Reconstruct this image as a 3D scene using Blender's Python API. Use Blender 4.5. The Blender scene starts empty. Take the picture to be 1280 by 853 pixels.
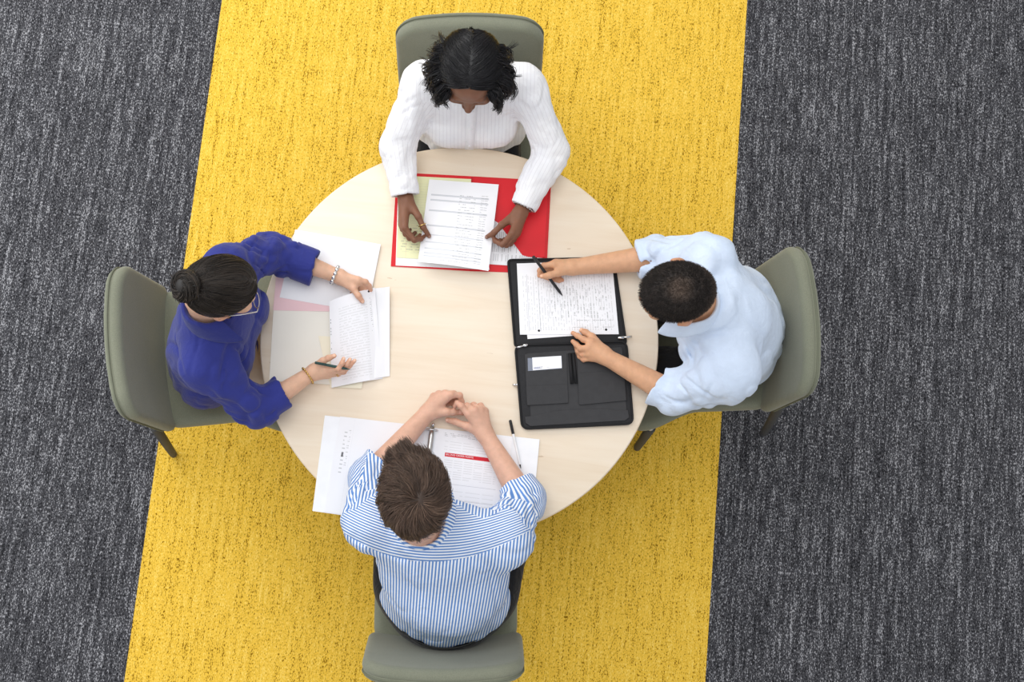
import bpy, bmesh, math, random
import numpy as np
from mathutils import Vector, Matrix

random.seed(4)
rng = np.random.default_rng(7)
SC = bpy.context.scene
COL = SC.collection
V = lambda *a: np.array(a, float)

# ------------------------------------------------------------------ camera (surveyed from the strip edges and the round table)
CAM_C = V(0.10607087472432436, -0.7580052760794513, 4.652556653685079)
CAM_R = V(0.995362255916887, 0.09117040377995399, 0.030690991685603818)
CAM_U = V(-0.0953442333022668, 0.977378779787864, 0.1887861170647596)
CAM_W = V(0.01278501748331114, 0.19083678443891874, -0.9815385193832004)
FPX = 1650.0

def P(x, y, z):
    """world point at height z that was measured at photo point (x, y)"""
    d = (x - 640) * CAM_R / FPX - (y - 426.5) * CAM_U / FPX + CAM_W
    return CAM_C + d * ((z - CAM_C[2]) / d[2])

cam = bpy.data.cameras.new('camera')
cam.sensor_fit = 'HORIZONTAL'; cam.sensor_width = 36.0
cam.lens = FPX * 36.0 / 1280.0
cam.clip_end = 100
cam_o = bpy.data.objects.new('camera', cam); COL.objects.link(cam_o)
mw = Matrix.Identity(4)
for i in range(3):
    mw[i][0] = CAM_R[i]; mw[i][1] = CAM_U[i]; mw[i][2] = -CAM_W[i]; mw[i][3] = CAM_C[i]
cam_o.matrix_world = mw
SC.camera = cam_o
SC.view_settings.view_transform = 'Standard'
SC.view_settings.look = 'None'

# ------------------------------------------------------------------ object helpers
def empty(name, label, cat, loc=(0, 0, 0), group=None):
    o = bpy.data.objects.new(name, None); COL.objects.link(o)
    o.empty_display_size = .05
    o.location = tuple(loc)
    tag(o, label, cat, group)
    return o

def tag(o, label=None, cat=None, group=None, kind=None):
    if label: o['label'] = label
    if cat: o['category'] = cat
    if group: o['group'] = group
    if kind: o['kind'] = kind
    return o

def mesh_obj(name, verts, faces, mat, parent=None, smooth=True, uvs=None, world=True):
    me = bpy.data.meshes.new(name)
    verts = np.asarray(verts, np.float32)
    if world and parent is not None:
        verts = verts - np.array(parent_origin(parent), np.float32)
    if isinstance(faces, np.ndarray) and faces.ndim == 2:
        n, k = faces.shape
        me.vertices.add(len(verts)); me.vertices.foreach_set('co', verts.ravel())
        me.loops.add(n * k); me.loops.foreach_set('vertex_index', faces.astype(np.int32).ravel())
        me.polygons.add(n)
        me.polygons.foreach_set('loop_start', np.arange(0, n * k, k, dtype=np.int32))
        me.update(calc_edges=True); me.validate()
    else:
        me.from_pydata([tuple(map(float, v)) for v in verts], [], [tuple(map(int, f)) for f in faces])
        me.update()
    if smooth:
        me.polygons.foreach_set('use_smooth', np.ones(len(me.polygons), bool))
    if mat is not None: me.materials.append(mat)
    o = bpy.data.objects.new(name, me); COL.objects.link(o)
    if parent is not None: o.parent = parent
    return o

def parent_origin(p):
    o = Vector((0, 0, 0)); 
    while p is not None:
        o = o + p.location; p = p.parent
    return tuple(o)

def bm_obj(name, bm, mat, parent=None, smooth=True, world=True):
    bmesh.ops.recalc_face_normals(bm, faces=bm.faces)
    me = bpy.data.meshes.new(name)
    if world and parent is not None:
        bmesh.ops.translate(bm, verts=bm.verts, vec=-Vector(parent_origin(parent)))
    bm.to_mesh(me); bm.free()
    if smooth:
        for p in me.polygons: p.use_smooth = True
    if mat is not None: me.materials.append(mat)
    o = bpy.data.objects.new(name, me); COL.objects.link(o)
    if parent is not None: o.parent = parent
    return o

def auto_smooth(o, ang=35):
    me = o.data
    bm = bmesh.new(); bm.from_mesh(me)
    for e in bm.edges:
        if len(e.link_faces) == 2 and e.calc_face_angle(0) > math.radians(ang): e.smooth = False
    bm.to_mesh(me); bm.free()
    return o

def unit(v): v = np.asarray(v, float); return v / (np.linalg.norm(v) + 1e-12)

def frame_of(d):
    d = unit(d); a = V(0, 0, 1) if abs(d[2]) < .9 else V(1, 0, 0)
    x = unit(np.cross(a, d)); y = np.cross(d, x); return x, y, d

def tube(pts, radii, n=12, caps=True, closed=False):
    pts = [np.asarray(p, float) for p in pts]
    if np.isscalar(radii): radii = [radii] * len(pts)
    vs, fs = [], []
    m = len(pts); px = None
    for i, p in enumerate(pts):
        if closed: d = pts[(i + 1) % m] - pts[i - 1]
        else: d = pts[min(i + 1, m - 1)] - pts[max(i - 1, 0)]
        d = unit(d)
        if px is None: x, y, _ = frame_of(d)
        else:
            x = unit(px - d * np.dot(px, d)); y = np.cross(d, x)
        px = x
        for k in range(n):
            a = 2 * math.pi * k / n
            vs.append(p + radii[i] * (math.cos(a) * x + math.sin(a) * y))
    rg = m if closed else m - 1
    for i in range(rg):
        j = (i + 1) % m
        for k in range(n):
            fs.append((i * n + k, i * n + (k + 1) % n, j * n + (k + 1) % n, j * n + k))
    if caps and not closed:
        fs.append(tuple(range(n))[::-1]); fs.append(tuple((m - 1) * n + k for k in range(n)))
    return vs, fs

def join(*parts):
    vs, fs = [], []
    for v, f in parts:
        b = len(vs); vs += list(v); fs += [tuple(i + b for i in q) for q in f]
    return vs, fs

def lathe(profile, n=48, c=(0, 0)):
    vs, fs = [], []
    for r, z in profile:
        for k in range(n):
            a = 2 * math.pi * k / n
            vs.append((c[0] + r * math.cos(a), c[1] + r * math.sin(a), z))
    m = len(profile)
    for i in range(m - 1):
        for k in range(n):
            fs.append((i * n + k, i * n + (k + 1) % n, (i + 1) * n + (k + 1) % n, (i + 1) * n + k))
    fs.append(tuple(range(n))[::-1]); fs.append(tuple((m - 1) * n + k for k in range(n)))
    return vs, fs

# ------------------------------------------------------------------ materials
def srgb(r, g, b):
    f = lambda c: (c / 255 / 12.92) if c / 255 <= .04045 else ((c / 255 + .055) / 1.055) ** 2.4
    return (f(r), f(g), f(b), 1)

class NT:
    def __init__(s, name, rough=.6, spec=.3):
        s.m = bpy.data.materials.new(name); s.m.use_nodes = True
        s.t = s.m.node_tree; s.b = s.t.nodes['Principled BSDF']
        s.b.inputs['Roughness'].default_value = rough
        s.b.inputs['Specular IOR Level'].default_value = spec
    def n(s, typ, **kw):
        nd = s.t.nodes.new(typ)
        for k, v in kw.items():
            if hasattr(nd, k): setattr(nd, k, v)
        return nd
    def l(s, a, b): s.t.links.new(a, b)
    def val(s, inp, v):
        if hasattr(v, 'is_linked') or hasattr(v, 'links'): s.l(v, inp)
        else: inp.default_value = v
    def math(s, op, a, b=None, c=None, clamp=False):
        nd = s.n('ShaderNodeMath', operation=op); nd.use_clamp = clamp
        s.val(nd.inputs[0], a)
        if b is not None: s.val(nd.inputs[1], b)
        if c is not None: s.val(nd.inputs[2], c)
        return nd.outputs[0]
    def obj(s, scale=(1, 1, 1), rot=(0, 0, 0), loc=(0, 0, 0), src='Object'):
        tc = s.n('ShaderNodeTexCoord'); mp = s.n('ShaderNodeMapping')
        mp.inputs['Scale'].default_value = scale; mp.inputs['Rotation'].default_value = rot; mp.inputs['Location'].default_value = loc
        s.l(tc.outputs[src], mp.inputs['Vector']); return mp.outputs[0]
    def noise(s, vec, scale, detail=2, rough=.5, dist=0):
        nd = s.n('ShaderNodeTexNoise'); nd.inputs['Scale'].default_value = scale
        nd.inputs['Detail'].default_value = detail; nd.inputs['Roughness'].default_value = rough; nd.inputs['Distortion'].default_value = dist
        if vec is not None: s.l(vec, nd.inputs['Vector'])
        return nd.outputs['Fac']
    def ramp(s, fac, stops, interp='LINEAR'):
        nd = s.n('ShaderNodeValToRGB'); cr = nd.color_ramp; cr.interpolation = interp
        while len(cr.elements) < len(stops): cr.elements.new(.5)
        for e, (p, c) in zip(cr.elements, stops): e.position = p; e.color = c
        s.l(fac, nd.inputs['Fac']); return nd.outputs['Color']
    def mix(s, fac, a, b, blend='MIX'):
        nd = s.n('ShaderNodeMix', data_type='RGBA', blend_type=blend)
        s.val(nd.inputs[0], fac); s.val(nd.inputs[6], a); s.val(nd.inputs[7], b)
        return nd.outputs[2]
    def attr(s, name, out='Fac'):
        nd = s.n('ShaderNodeAttribute'); nd.attribute_name = name; return nd.outputs[out]
    def bump(s, h, strength=.3, dist=.002):
        nd = s.n('ShaderNodeBump'); nd.inputs['Strength'].default_value = strength; nd.inputs['Distance'].default_value = dist
        s.l(h, nd.inputs['Height']); s.l(nd.outputs[0], s.b.inputs['Normal'])
    def color(s, c): s.val(s.b.inputs['Base Color'], c)

def plain(name, rgb, rough=.6, spec=.3, metal=0, var=.06, vscale=30):
    m = NT(name, rough, spec); m.b.inputs['Metallic'].default_value = metal
    c = srgb(*rgb)
    nz = m.noise(m.obj(), vscale, 3)
    m.color(m.ramp(nz, [(.3, tuple(x * (1 - var) for x in c[:3]) + (1,)), (.7, tuple(min(1, x * (1 + var)) for x in c[:3]) + (1,))]))
    return m.m

def cloth_mat(name, rgb, rough=.85, weave=900, fold=.35, var=.08):
    m = NT(name, rough, .15); c = srgb(*rgb)
    v = m.obj()
    nz = m.noise(v, 9, 4, .6)
    m.color(m.ramp(nz, [(.3, tuple(x * (1 - var) for x in c[:3]) + (1,)), (.7, tuple(min(1, x * (1 + var)) for x in c[:3]) + (1,))]))
    a = m.noise(v, weave, 1); b = m.noise(v, 22, 3, .55, 1.2)
    m.bump(m.math('ADD', m.math('MULTIPLY', a, .05), m.math('MULTIPLY', b, 1.0)), fold, .012)
    m.b.inputs['Sheen Weight'].default_value = .15
    return m.m

def carpet(name, dark, base, light, tdark, tlight, cool=None):
    m = NT(name, .95, .05)
    v1 = m.obj((330, 150, 1)); v2 = m.obj((230, 95, 1), loc=(3, 7, 0)); v3 = m.obj((55, 3.2, 1)); v4 = m.obj((110, 18, 1), loc=(9, 1, 0))
    a = m.noise(v1, 1, 2, .6); b = m.noise(v2, 1, 2, .6); r = m.noise(v3, 1, 2, .6); q = m.noise(v4, 1, 2)
    x = m.math('ADD', m.math('MULTIPLY', a, .55), m.math('MULTIPLY', b, .45))
    x = m.math('ADD', x, m.math('MULTIPLY', m.math('SUBTRACT', r, .5), .22))
    x = m.math('ADD', x, m.math('MULTIPLY', m.math('SUBTRACT', q, .5), .24))
    col = m.ramp(x, [(tdark, srgb(*dark)), (tdark + .085, srgb(*base)), (tlight - .05, srgb(*base)), (tlight, srgb(*light))])
    if cool:
        big = m.noise(m.obj((1, 1, 1)), .7, 2)
        col = m.mix(m.math('MULTIPLY', big, .25), col, srgb(*cool), 'MIX')
    m.color(col)
    m.bump(x, .8, .006)
    return m.m

M = {}
M['carpet_grey'] = carpet('grey_carpet', (34, 34, 37), (76, 76, 80), (168, 168, 172), .405, .60)
M['carpet_yellow'] = carpet('yellow_carpet', (132, 94, 8), (242, 197, 72), (255, 219, 110), .375, .60)

# pale maple table top
m = NT('pale_maple', .42, .35)
g1 = m.noise(m.obj((2.2, 26, 1), rot=(0, 0, -.26)), 1, 5, .6, .6)
g2 = m.noise(m.obj((.9, 5.5, 1), rot=(0, 0, -.2)), 1, 3, .5, 1.2)
fleck = m.noise(m.obj((14, 60, 1), rot=(0, 0, -.28)), 1, 2)
c = m.ramp(m.math('ADD', m.math('MULTIPLY', g1, .55), m.math('MULTIPLY', g2, .45)), [(.3, srgb(228, 208, 182)), (.5, srgb(236, 220, 198)), (.7, srgb(241, 228, 209))])
c = m.mix(m.math('MULTIPLY', m.math('GREATER_THAN', fleck, .76), .45), c, srgb(176, 140, 100))
m.color(c); M['maple'] = m.m
M['maple_edge'] = plain('maple_edge', (236, 214, 188), .5)
M['steel'] = plain('brushed_steel', (190, 190, 188), .28, .5, 1, .05)
M['chrome'] = plain('chrome', (225, 225, 225), .12, .5, 1, .02)
M['gold'] = plain('gold', (214, 178, 110), .25, .5, 1, .05)
M['leg'] = plain('graphite_coated_metal', (80, 80, 80), .6, .2, 0)
M['table_metal'] = plain('silver_powder_coat', (150, 150, 150), .4, .5, .4)

m = NT('olive_grey_upholstery', .8, .2); v = m.obj()
nz = m.noise(v, 420, 2); nb = m.noise(v, 6, 2)
m.color(m.mix(.5, m.ramp(nz, [(.3, srgb(112, 115, 98)), (.7, srgb(140, 142, 124))]), m.ramp(nb, [(.3, srgb(120, 123, 106)), (.7, srgb(132, 134, 116))])))
m.bump(nz, .25, .0015); m.b.inputs['Sheen Weight'].default_value = .25; M['uphol'] = m.m
M['piping'] = plain('olive_piping', (112, 115, 98), .8)

def skin(name, rgb, dark):
    m = NT(name, .48, .35); c = srgb(*rgb); d = srgb(*dark)
    nz = m.noise(m.obj(), 45, 4, .6); fine = m.noise(m.obj(), 600, 2)
    base = m.ramp(nz, [(.3, tuple(x * .90 for x in c[:3]) + (1,)), (.7, tuple(min(1, x * 1.07) for x in c[:3]) + (1,))])
    t = m.attr('tint', 'Color')   # r: flush (knuckles, lips, ears), g: dark (brows), b: nails
    sep = m.n('ShaderNodeSeparateColor'); m.l(t, sep.inputs[0])
    base = m.mix(m.math('MULTIPLY', sep.outputs[0], .55), base, d)
    base = m.mix(sep.outputs[2], base, tuple(min(1, x * 1.15 + .12) for x in c[:3]) + (1,))
    base = m.mix(sep.outputs[1], base, srgb(24, 18, 15))
    m.color(base)
    m.b.inputs['Subsurface Weight'].default_value = .12
    m.b.inputs['Subsurface Radius'].default_value = (.008, .003, .0015)
    m.b.inputs['Subsurface Scale'].default_value = .6
    m.bump(m.math('ADD', fine, m.math('MULTIPLY', nz, .6)), .12, .0015)
    return m.m
M['skin_dark'] = skin('brown_skin', (130, 88, 66), (92, 50, 36))
M['skin_tan'] = skin('tan_skin', (214, 164, 128), (188, 112, 88))
M['skin_light'] = skin('light_skin', (222, 178, 150), (198, 118, 96))
M['skin_pale'] = skin('fair_skin', (216, 170, 146), (190, 116, 94))

def hair_mat(name, a, b, rough=.38):
    m = NT(name, rough, .4)
    t = m.attr('shade')
    m.color(m.ramp(t, [(0, srgb(*a)), (1, srgb(*b))])); return m.m
M['hair_black'] = hair_mat('black_hair', (9, 9, 11), (44, 42, 46))
M['hair_soft_black'] = hair_mat('soft_black_hair', (18, 15, 14), (84, 74, 66), .42)
M['hair_brown'] = hair_mat('brown_hair', (48, 36, 30), (138, 112, 95), .5)
m = NT('cropped_black_hair', .7, .2)
nz = m.noise(m.obj(), 500, 2)
m.color(m.mix(m.attr('fade'), m.ramp(nz, [(.35, srgb(24, 21, 20)), (.7, srgb(66, 60, 57))]), m.ramp(nz, [(.3, srgb(84, 70, 62)), (.7, srgb(136, 116, 102))])))
M['hair_buzz'] = m.m

M['navy'] = cloth_mat('royal_blue_cotton', (49, 56, 130), .8)
M['navy_shade'] = cloth_mat('royal_blue_cotton_collar', (45, 52, 122), .8)
M['paleblue'] = cloth_mat('pale_blue_cotton', (208, 222, 242), .85)
M['black_trouser'] = cloth_mat('black_wool', (26, 26, 28), .85, fold=.5)
M['beige_trouser'] = cloth_mat('beige_cotton', (196, 178, 160), .85)
M['black_leather'] = plain('black_leather', (20, 20, 20), .35, .5)
m = NT('white_pinstripe_blouse', .85, .15); v = m.obj()
st = m.attr('stripe')
w = m.math('GREATER_THAN', m.math('FRACT', m.math('MULTIPLY', st, 90)), .82)
nz = m.noise(v, 9, 3)
c = m.ramp(nz, [(.3, srgb(236, 236, 240)), (.7, srgb(248, 247, 247))])
m.color(m.mix(m.math('MULTIPLY', w, .28), c, srgb(200, 194, 200)))
m.bump(m.math('ADD', m.noise(v, 22, 3, .55, 1.2), m.math('MULTIPLY', w, .03)), .32, .012); M['white_blouse'] = m.m
m = NT('blue_striped_shirt', .85, .15); v = m.obj()
st = m.attr('stripe')
fr = m.math('FRACT', m.math('MULTIPLY', st, 108))
w = m.math('SUBTRACT', 1.0, m.math('SMOOTH_MIN', 1.0, m.math('MULTIPLY', m.math('ABSOLUTE', m.math('SUBTRACT', fr, .5)), 7), .1), clamp=True)
w2 = m.ramp(m.math('ABSOLUTE', m.math('SUBTRACT', fr, .5)), [(.20, (1, 1, 1, 1)), (.30, (0, 0, 0, 1))])
m.color(m.mix(w2, srgb(238, 242, 248), srgb(98, 140, 202)))
m.bump(m.noise(v, 22, 3, .55, 1.2), .35, .012); M['striped'] = m.m
# ------------------------------------------------------------------ implicit-surface modelling (numpy surface nets)
def _hash(ix, iy, iz):
    h = (ix.astype(np.int64) * 374761393 + iy.astype(np.int64) * 668265263 + iz.astype(np.int64) * 2147483647) & 0x7fffffff
    h = ((h ^ (h >> 13)) * 1274126177) & 0x7fffffff
    return ((h ^ (h >> 16)) & 0xffff) / 32767.5 - 1.0

def vnoise(p):
    """smooth value noise in -1..1, p (N,3)"""
    i = np.floor(p).astype(np.int64); f = p - i; f = f * f * (3 - 2 * f)
    r = 0
    for dx in (0, 1):
        wx = f[:, 0] if dx else 1 - f[:, 0]
        for dy in (0, 1):
            wy = f[:, 1] if dy else 1 - f[:, 1]
            for dz in (0, 1):
                wz = f[:, 2] if dz else 1 - f[:, 2]
                r = r + wx * wy * wz * _hash(i[:, 0] + dx, i[:, 1] + dy, i[:, 2] + dz)
    return r

def smooth01(x, a, b):
    t = np.clip((x - a) / (b - a), 0, 1); return t * t * (3 - 2 * t)

class Cone:
    """round cone a->b, radii ra, rb; flat=(axis, s): squeezed along axis by s"""
    def __init__(s, a, b, ra, rb, flat=None):
        s.a = np.asarray(a, float); s.b = np.asarray(b, float); s.ra = ra; s.rb = rb; s.flat = flat
        if flat: s.flat = (unit(flat[0]), flat[1])
        s.c = (s.a + s.b) / 2; s.R = np.linalg.norm(s.b - s.a) / 2 + max(ra, rb) * 1.02
    def __call__(s, p):
        a, b = s.a, s.b
        if s.flat:
            n, k = s.flat; pa_ = p - s.a
            ba = b - a; 
            n = unit(n - ba * np.dot(n, ba) / (np.dot(ba, ba) + 1e-12))
            p = p + np.outer(pa_ @ n, n) * (1 / k - 1)
        ba = b - a; l2 = ba @ ba + 1e-12; rr = s.ra - s.rb; a2 = max(l2 - rr * rr, 1e-9); il2 = 1 / l2
        pa = p - a; y = pa @ ba; z = y - l2
        q = pa * l2 - y[:, None] * ba; x2 = (q * q).sum(1); y2 = y * y * l2; z2 = z * z * l2
        k = np.sign(rr) * rr * rr * x2
        d = (np.sqrt(np.maximum(x2 * a2 * il2, 0)) + y * rr) * il2 - s.ra
        m2 = np.sign(y) * a2 * y2 < k; d = np.where(m2, np.sqrt(x2 + y2) * il2 - s.ra, d)
        m1 = np.sign(z) * a2 * z2 > k; d = np.where(m1, np.sqrt(x2 + z2) * il2 - s.rb, d)
        return d * (s.flat[1] if s.flat and s.flat[1] < 1 else 1) if s.flat else d

class Ell:
    """ellipsoid, centre c, radii r along the rows of A"""
    def __init__(s, c, r, A=None):
        s.c = np.asarray(c, float); s.r = np.asarray(r, float); s.A = np.eye(3) if A is None else np.asarray(A, float); s.R = s.r.max() * 1.02
    def __call__(s, p):
        q = (p - s.c) @ s.A.T
        k0 = np.sqrt(((q / s.r) ** 2).sum(1)); k1 = np.sqrt(((q / s.r ** 2) ** 2).sum(1)) + 1e-9
        return k0 * (k0 - 1) / k1

class Box:
    """rounded box, centre c, half sizes h along the rows of A, corner radius r"""
    def __init__(s, c, h, r, A=None):
        s.c = np.asarray(c, float); s.h = np.asarray(h, float); s.r = r; s.A = np.eye(3) if A is None else np.asarray(A, float); s.R = np.linalg.norm(s.h) * 1.02
    def __call__(s, p):
        q = np.abs((p - s.c) @ s.A.T) - (s.h - s.r)
        return np.sqrt((np.maximum(q, 0) ** 2).sum(1)) + np.minimum(q.max(1), 0) - s.r

class Fn:
    def __init__(s, fn, c, R): s.fn = fn; s.c = np.asarray(c, float); s.R = R
    def __call__(s, p): return s.fn(p)

class Plane:
    """keeps the side of q that n points away from, within R of q"""
    def __init__(s, q, n, R): s.c = np.asarray(q, float); s.n = unit(n); s.R = R
    def __call__(s, p):
        return (p - s.c) @ s.n

class SDF:
    BAND = .09
    def __init__(s): s.ops = []; s.post = []
    def add(s, prim, k=.01): s.ops.append(('u', prim, k)); return s
    def sub(s, prim, k=.004): s.ops.append(('s', prim, k)); return s
    def cut(s, q, n, R, k=.002): s.ops.append(('c', Plane(q, n, R), k)); return s
    def disp(s, fn): s.post.append(fn); return s
    def _eval(s, P3, ctr, br):
        """P3 (nb, m, 3); ctr (nb,3) block centres; br block radius"""
        nb, m, _ = P3.shape
        d = np.full((nb, m), 1.0)
        for op, pr, k in s.ops:
            dist = np.linalg.norm(ctr - pr.c, axis=1) - pr.R
            sel = np.nonzero(dist < br + s.BAND + k)[0]
            if len(sel) == 0: continue
            pts = P3[sel].reshape(-1, 3)
            v = pr(pts).reshape(len(sel), m)
            cur = d[sel]
            if op == 'u':
                h = np.maximum(k - np.abs(cur - v), 0) / k
                d[sel] = np.minimum(cur, v) - h * h * k * .25
            elif op == 's':
                v = -v; h = np.maximum(k - np.abs(cur - v), 0) / k
                d[sel] = np.maximum(cur, v) + h * h * k * .25
            else:
                inside = (np.linalg.norm(pts - pr.c, axis=1) < pr.R).reshape(len(sel), m)
                d[sel] = np.where(inside, np.maximum(cur, v), cur)
        if s.post:
            near = np.nonzero(np.abs(d).min(1) < .045)[0]
            if len(near):
                pts = P3[near].reshape(-1, 3); v = d[near].ravel()
                for fn in s.post: v = fn(pts, v)
                d[near] = v.reshape(len(near), m)
        return d
    def mesh(s, h=.003, B=8):
        los, his = [], []
        for op, pr, k in s.ops:
            if op == 'u': los.append(pr.c - pr.R); his.append(pr.c + pr.R)
        w = B * h; los = np.array(los); his = np.array(his)
        blocks = set()
        for lo, hi in zip(los, his):
            a = np.floor((lo - .01) / w).astype(int); b = np.floor((hi + .01) / w).astype(int)
            g = np.stack(np.meshgrid(*[np.arange(a[i], b[i] + 1) for i in range(3)], indexing='ij'), -1).reshape(-1, 3)
            blocks.update(map(tuple, g))
        bl = np.array(sorted(blocks)); ctr = (bl + .5) * w; br = w * .87
        keep = []
        for i in range(0, len(bl), 20000):
            dc = s._eval(ctr[i:i + 20000, None, :], ctr[i:i + 20000], br)[:, 0]
            keep.append(np.abs(dc) < br * 1.9 + .006)
        bl = bl[np.concatenate(keep)]
        n = B + 1
        loc = np.stack(np.meshgrid(*[np.arange(n)] * 3, indexing='ij'), -1)
        OFF = 1 << 19
        key = lambda c: ((c[..., 0] + OFF) << 40) | ((c[..., 1] + OFF) << 20) | (c[..., 2] + OFF)
        cells_k, cells_v, edges = [], [], []
        CH = 400
        for i in range(0, len(bl), CH):
            b = bl[i:i + CH]; nb = len(b)
            gi = b[:, None, None, None, :] * B + loc
            pts = gi * h
            d = s._eval(pts.reshape(nb, -1, 3), (b + .5) * w, br).reshape(nb, n, n, n)
            sg = d < 0
            c8 = [(x, y, z) for x in (0, 1) for y in (0, 1) for z in (0, 1)]
            S = lambda x, y, z: sg[:, x:x + B, y:y + B, z:z + B]
            cnt = sum(S(*c).astype(np.int8) for c in c8)
            act = (cnt > 0) & (cnt < 8)
            idx = np.nonzero(act)
            if len(idx[0]) == 0: continue
            D = {c: d[idx[0], idx[1] + c[0], idx[2] + c[1], idx[3] + c[2]] for c in c8}
            acc = np.zeros((len(idx[0]), 3)); num = np.zeros(len(idx[0]))
            for c in c8:
                for ax in range(3):
                    if c[ax] == 0:
                        c2 = list(c); c2[ax] = 1; c2 = tuple(c2)
                        a_, b_ = D[c], D[c2]; cr = (a_ < 0) != (b_ < 0)
                        t = np.where(cr, a_ / np.where(cr, a_ - b_, 1), 0)
                        pos = np.array(c, float)[None] + np.zeros((len(t), 3)); pos[:, ax] += t
                        acc += np.where(cr[:, None], pos, 0); num += cr
            cell = gi[idx[0], idx[1], idx[2], idx[3]]
            cells_k.append(key(cell)); cells_v.append((cell + acc / num[:, None]) * h)
            for ax in range(3):
                e = [0, 0, 0]; e[ax] = 1
                a_ = S(0, 0, 0); b_ = S(*e); cr = np.nonzero(a_ != b_)
                g = gi[cr[0], cr[1], cr[2], cr[3]]
                edges.append((ax, g, a_[cr]))
        K = np.concatenate(cells_k); Vv = np.concatenate(cells_v)
        o = np.argsort(K); K = K[o]; Vv = Vv[o]
        quads = []
        for ax, g, ins in edges:
            u, v = [(1, 2), (2, 0), (0, 1)][ax]
            eu = np.zeros(3, int); eu[u] = 1; ev = np.zeros(3, int); ev[v] = 1
            cs = [g - eu - ev, g - ev, g, g - eu]
            ids = []; ok = np.ones(len(g), bool)
            for c in cs:
                kk = key(c); p = np.searchsorted(K, kk); p = np.minimum(p, len(K) - 1); ok &= K[p] == kk; ids.append(p)
            q = np.stack(ids, 1); q = np.where(ins[:, None], q, q[:, ::-1]); quads.append(q[ok])
        Q = np.concatenate(quads)
        return Vv, Q

def relax(v, q, it=1, f=.5):
    for _ in range(it):
        s = np.zeros_like(v); n = np.zeros(len(v))
        for a, b in ((0, 1), (1, 2), (2, 3), (3, 0)):
            np.add.at(s, q[:, a], v[q[:, b]]); np.add.at(n, q[:, a], 1)
            np.add.at(s, q[:, b], v[q[:, a]]); np.add.at(n, q[:, b], 1)
        v = v * (1 - f) + f * s / np.maximum(n, 1)[:, None]
    return v

def set_attr(o, name, vals, typ='FLOAT', dom='POINT'):
    a = o.data.attributes.new(name, typ, dom)
    a.data.foreach_set('color' if 'COLOR' in typ else 'value', np.asarray(vals, np.float32).ravel())

def seg_t(p, a, b):
    ba = b - a; t = np.clip((p - a) @ ba / (ba @ ba), 0, 1)
    return t, np.linalg.norm(p - a - t[:, None] * ba, axis=1)

# ------------------------------------------------------------------ human figure
class Fig:
    pass

def head_frame(c, F, U):
    F = unit(F); U = unit(np.asarray(U, float) - F * np.dot(U, F)); S = np.cross(F, U)
    return np.array([S, F, U]), np.asarray(c, float)

def add_head(sd, fig):
    A, c = fig.hA, fig.hc; sc = fig.hs
    L = lambda s, f, u: c + sc * (V(s, f, u) @ A)
    E = lambda ctr, r, k=.02: sd.add(Ell(L(*ctr), V(*r) * sc, A), k)
    E((0, -.010, .032), (.0755, .098, .092), .01)
    E((0, .030, -.040), (.060, .063, .078), .03)
    E((0, .058, -.088), (.034, .030, .026), .03)
    sd.add(Cone(L(-.04, .070, -.012), L(.04, .070, -.012), .026 * sc, .026 * sc), .02)      # cheeks
    sd.add(Cone(L(-.034, .078, .026), L(.034, .078, .026), .012 * sc, .012 * sc), .012)     # brow
    for s in (-1, 1):
        sd.sub(Ell(L(s * .031, .099, .004), V(.017, .014, .011) * sc, A), .010)              # sockets
        sd.add(Ell(L(s * .031, .0785, .0065), V(.0150, .0145, .0125) * sc, A), .003)           # lids
    sd.add(Cone(L(0, .088, .010), L(0, .112, -.026), .0085 * sc, .0115 * sc), .010)          # nose
    for s in (-1, 1): sd.add(Ell(L(s * .011, .101, -.032), V(.009, .011, .008) * sc, A), .006)
    sd.add(Cone(L(-.018, .086, -.058), L(.018, .086, -.058), .0065 * sc, .0065 * sc), .004)   # lips
    sd.add(Cone(L(-.014, .085, -.067), L(.014, .085, -.067), .0075 * sc, .0075 * sc), .004)
    for s in (-1, 1):                                                                          # ears
        Ae = np.array([unit(A[0] * 1 - s * A[1] * .35), unit(A[1] + s * .35 * A[0]), A[2]])
        sd.add(Ell(L(s * fig.ear, -.012, .002), V(.0115, .020, .032) * sc, Ae), .005)
        sd.sub(Ell(L(s * (fig.ear + .011), -.004, .004), V(.006, .011, .018) * sc, Ae), .004)
    return L

def add_hand(sd, hd, elbow, man=True, el_r=None):
    """hd: wrist and per finger four joints, all world points"""
    k = 1.0 if man else .88
    w = hd['wrist']; rw = .0245 * k
    mid = (hd['index'][0] + hd['pinky'][0]) / 2
    nrm = unit(np.cross(hd['index'][0] - w, hd['pinky'][0] - w))
    sd.add(Cone(elbow, w, (.043 if man else .037) if el_r is None else el_r, rw, None), .02)
    sd.add(Cone(w + (mid - w) * .12, w + (mid - w) * .12 + unit(hd['index'][0] - hd['pinky'][0]) * .012, .017 * k, .016 * k), .02)
    for f, r in (('index', .0115), ('middle', .0118), ('ring', .0112), ('pinky', .0102)):
        m = hd[f][0]
        sd.add(Cone(w + (m - w) * .22, m, .0155 * k, r * k), .012)
    sd.add(Cone(hd['thumb'][0] * .6 + w * .4, hd['thumb'][1], .0175 * k, .0120 * k), .014)
    for f, rs in (('pinky', (.0088, .0078, .0070, .0060)), ('ring', (.0100, .0088, .0079, .0068)), ('middle', (.0105, .0092, .0082, .0070)), ('index', (.0102, .0090, .0080, .0068)), ('thumb', (None, .0112, .0100, .0078))):
        j = hd[f]
        for i in range(3):
            if rs[i] is None: continue
            sd.add(Cone(j[i], j[i + 1], rs[i] * k, rs[i + 1] * k), .004 if i else .006)
        for i in (1, 2):
            if rs[i]: sd.add(Ell(j[i], V(1, 1, 1) * rs[i] * k * 1.07), .003)

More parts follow.
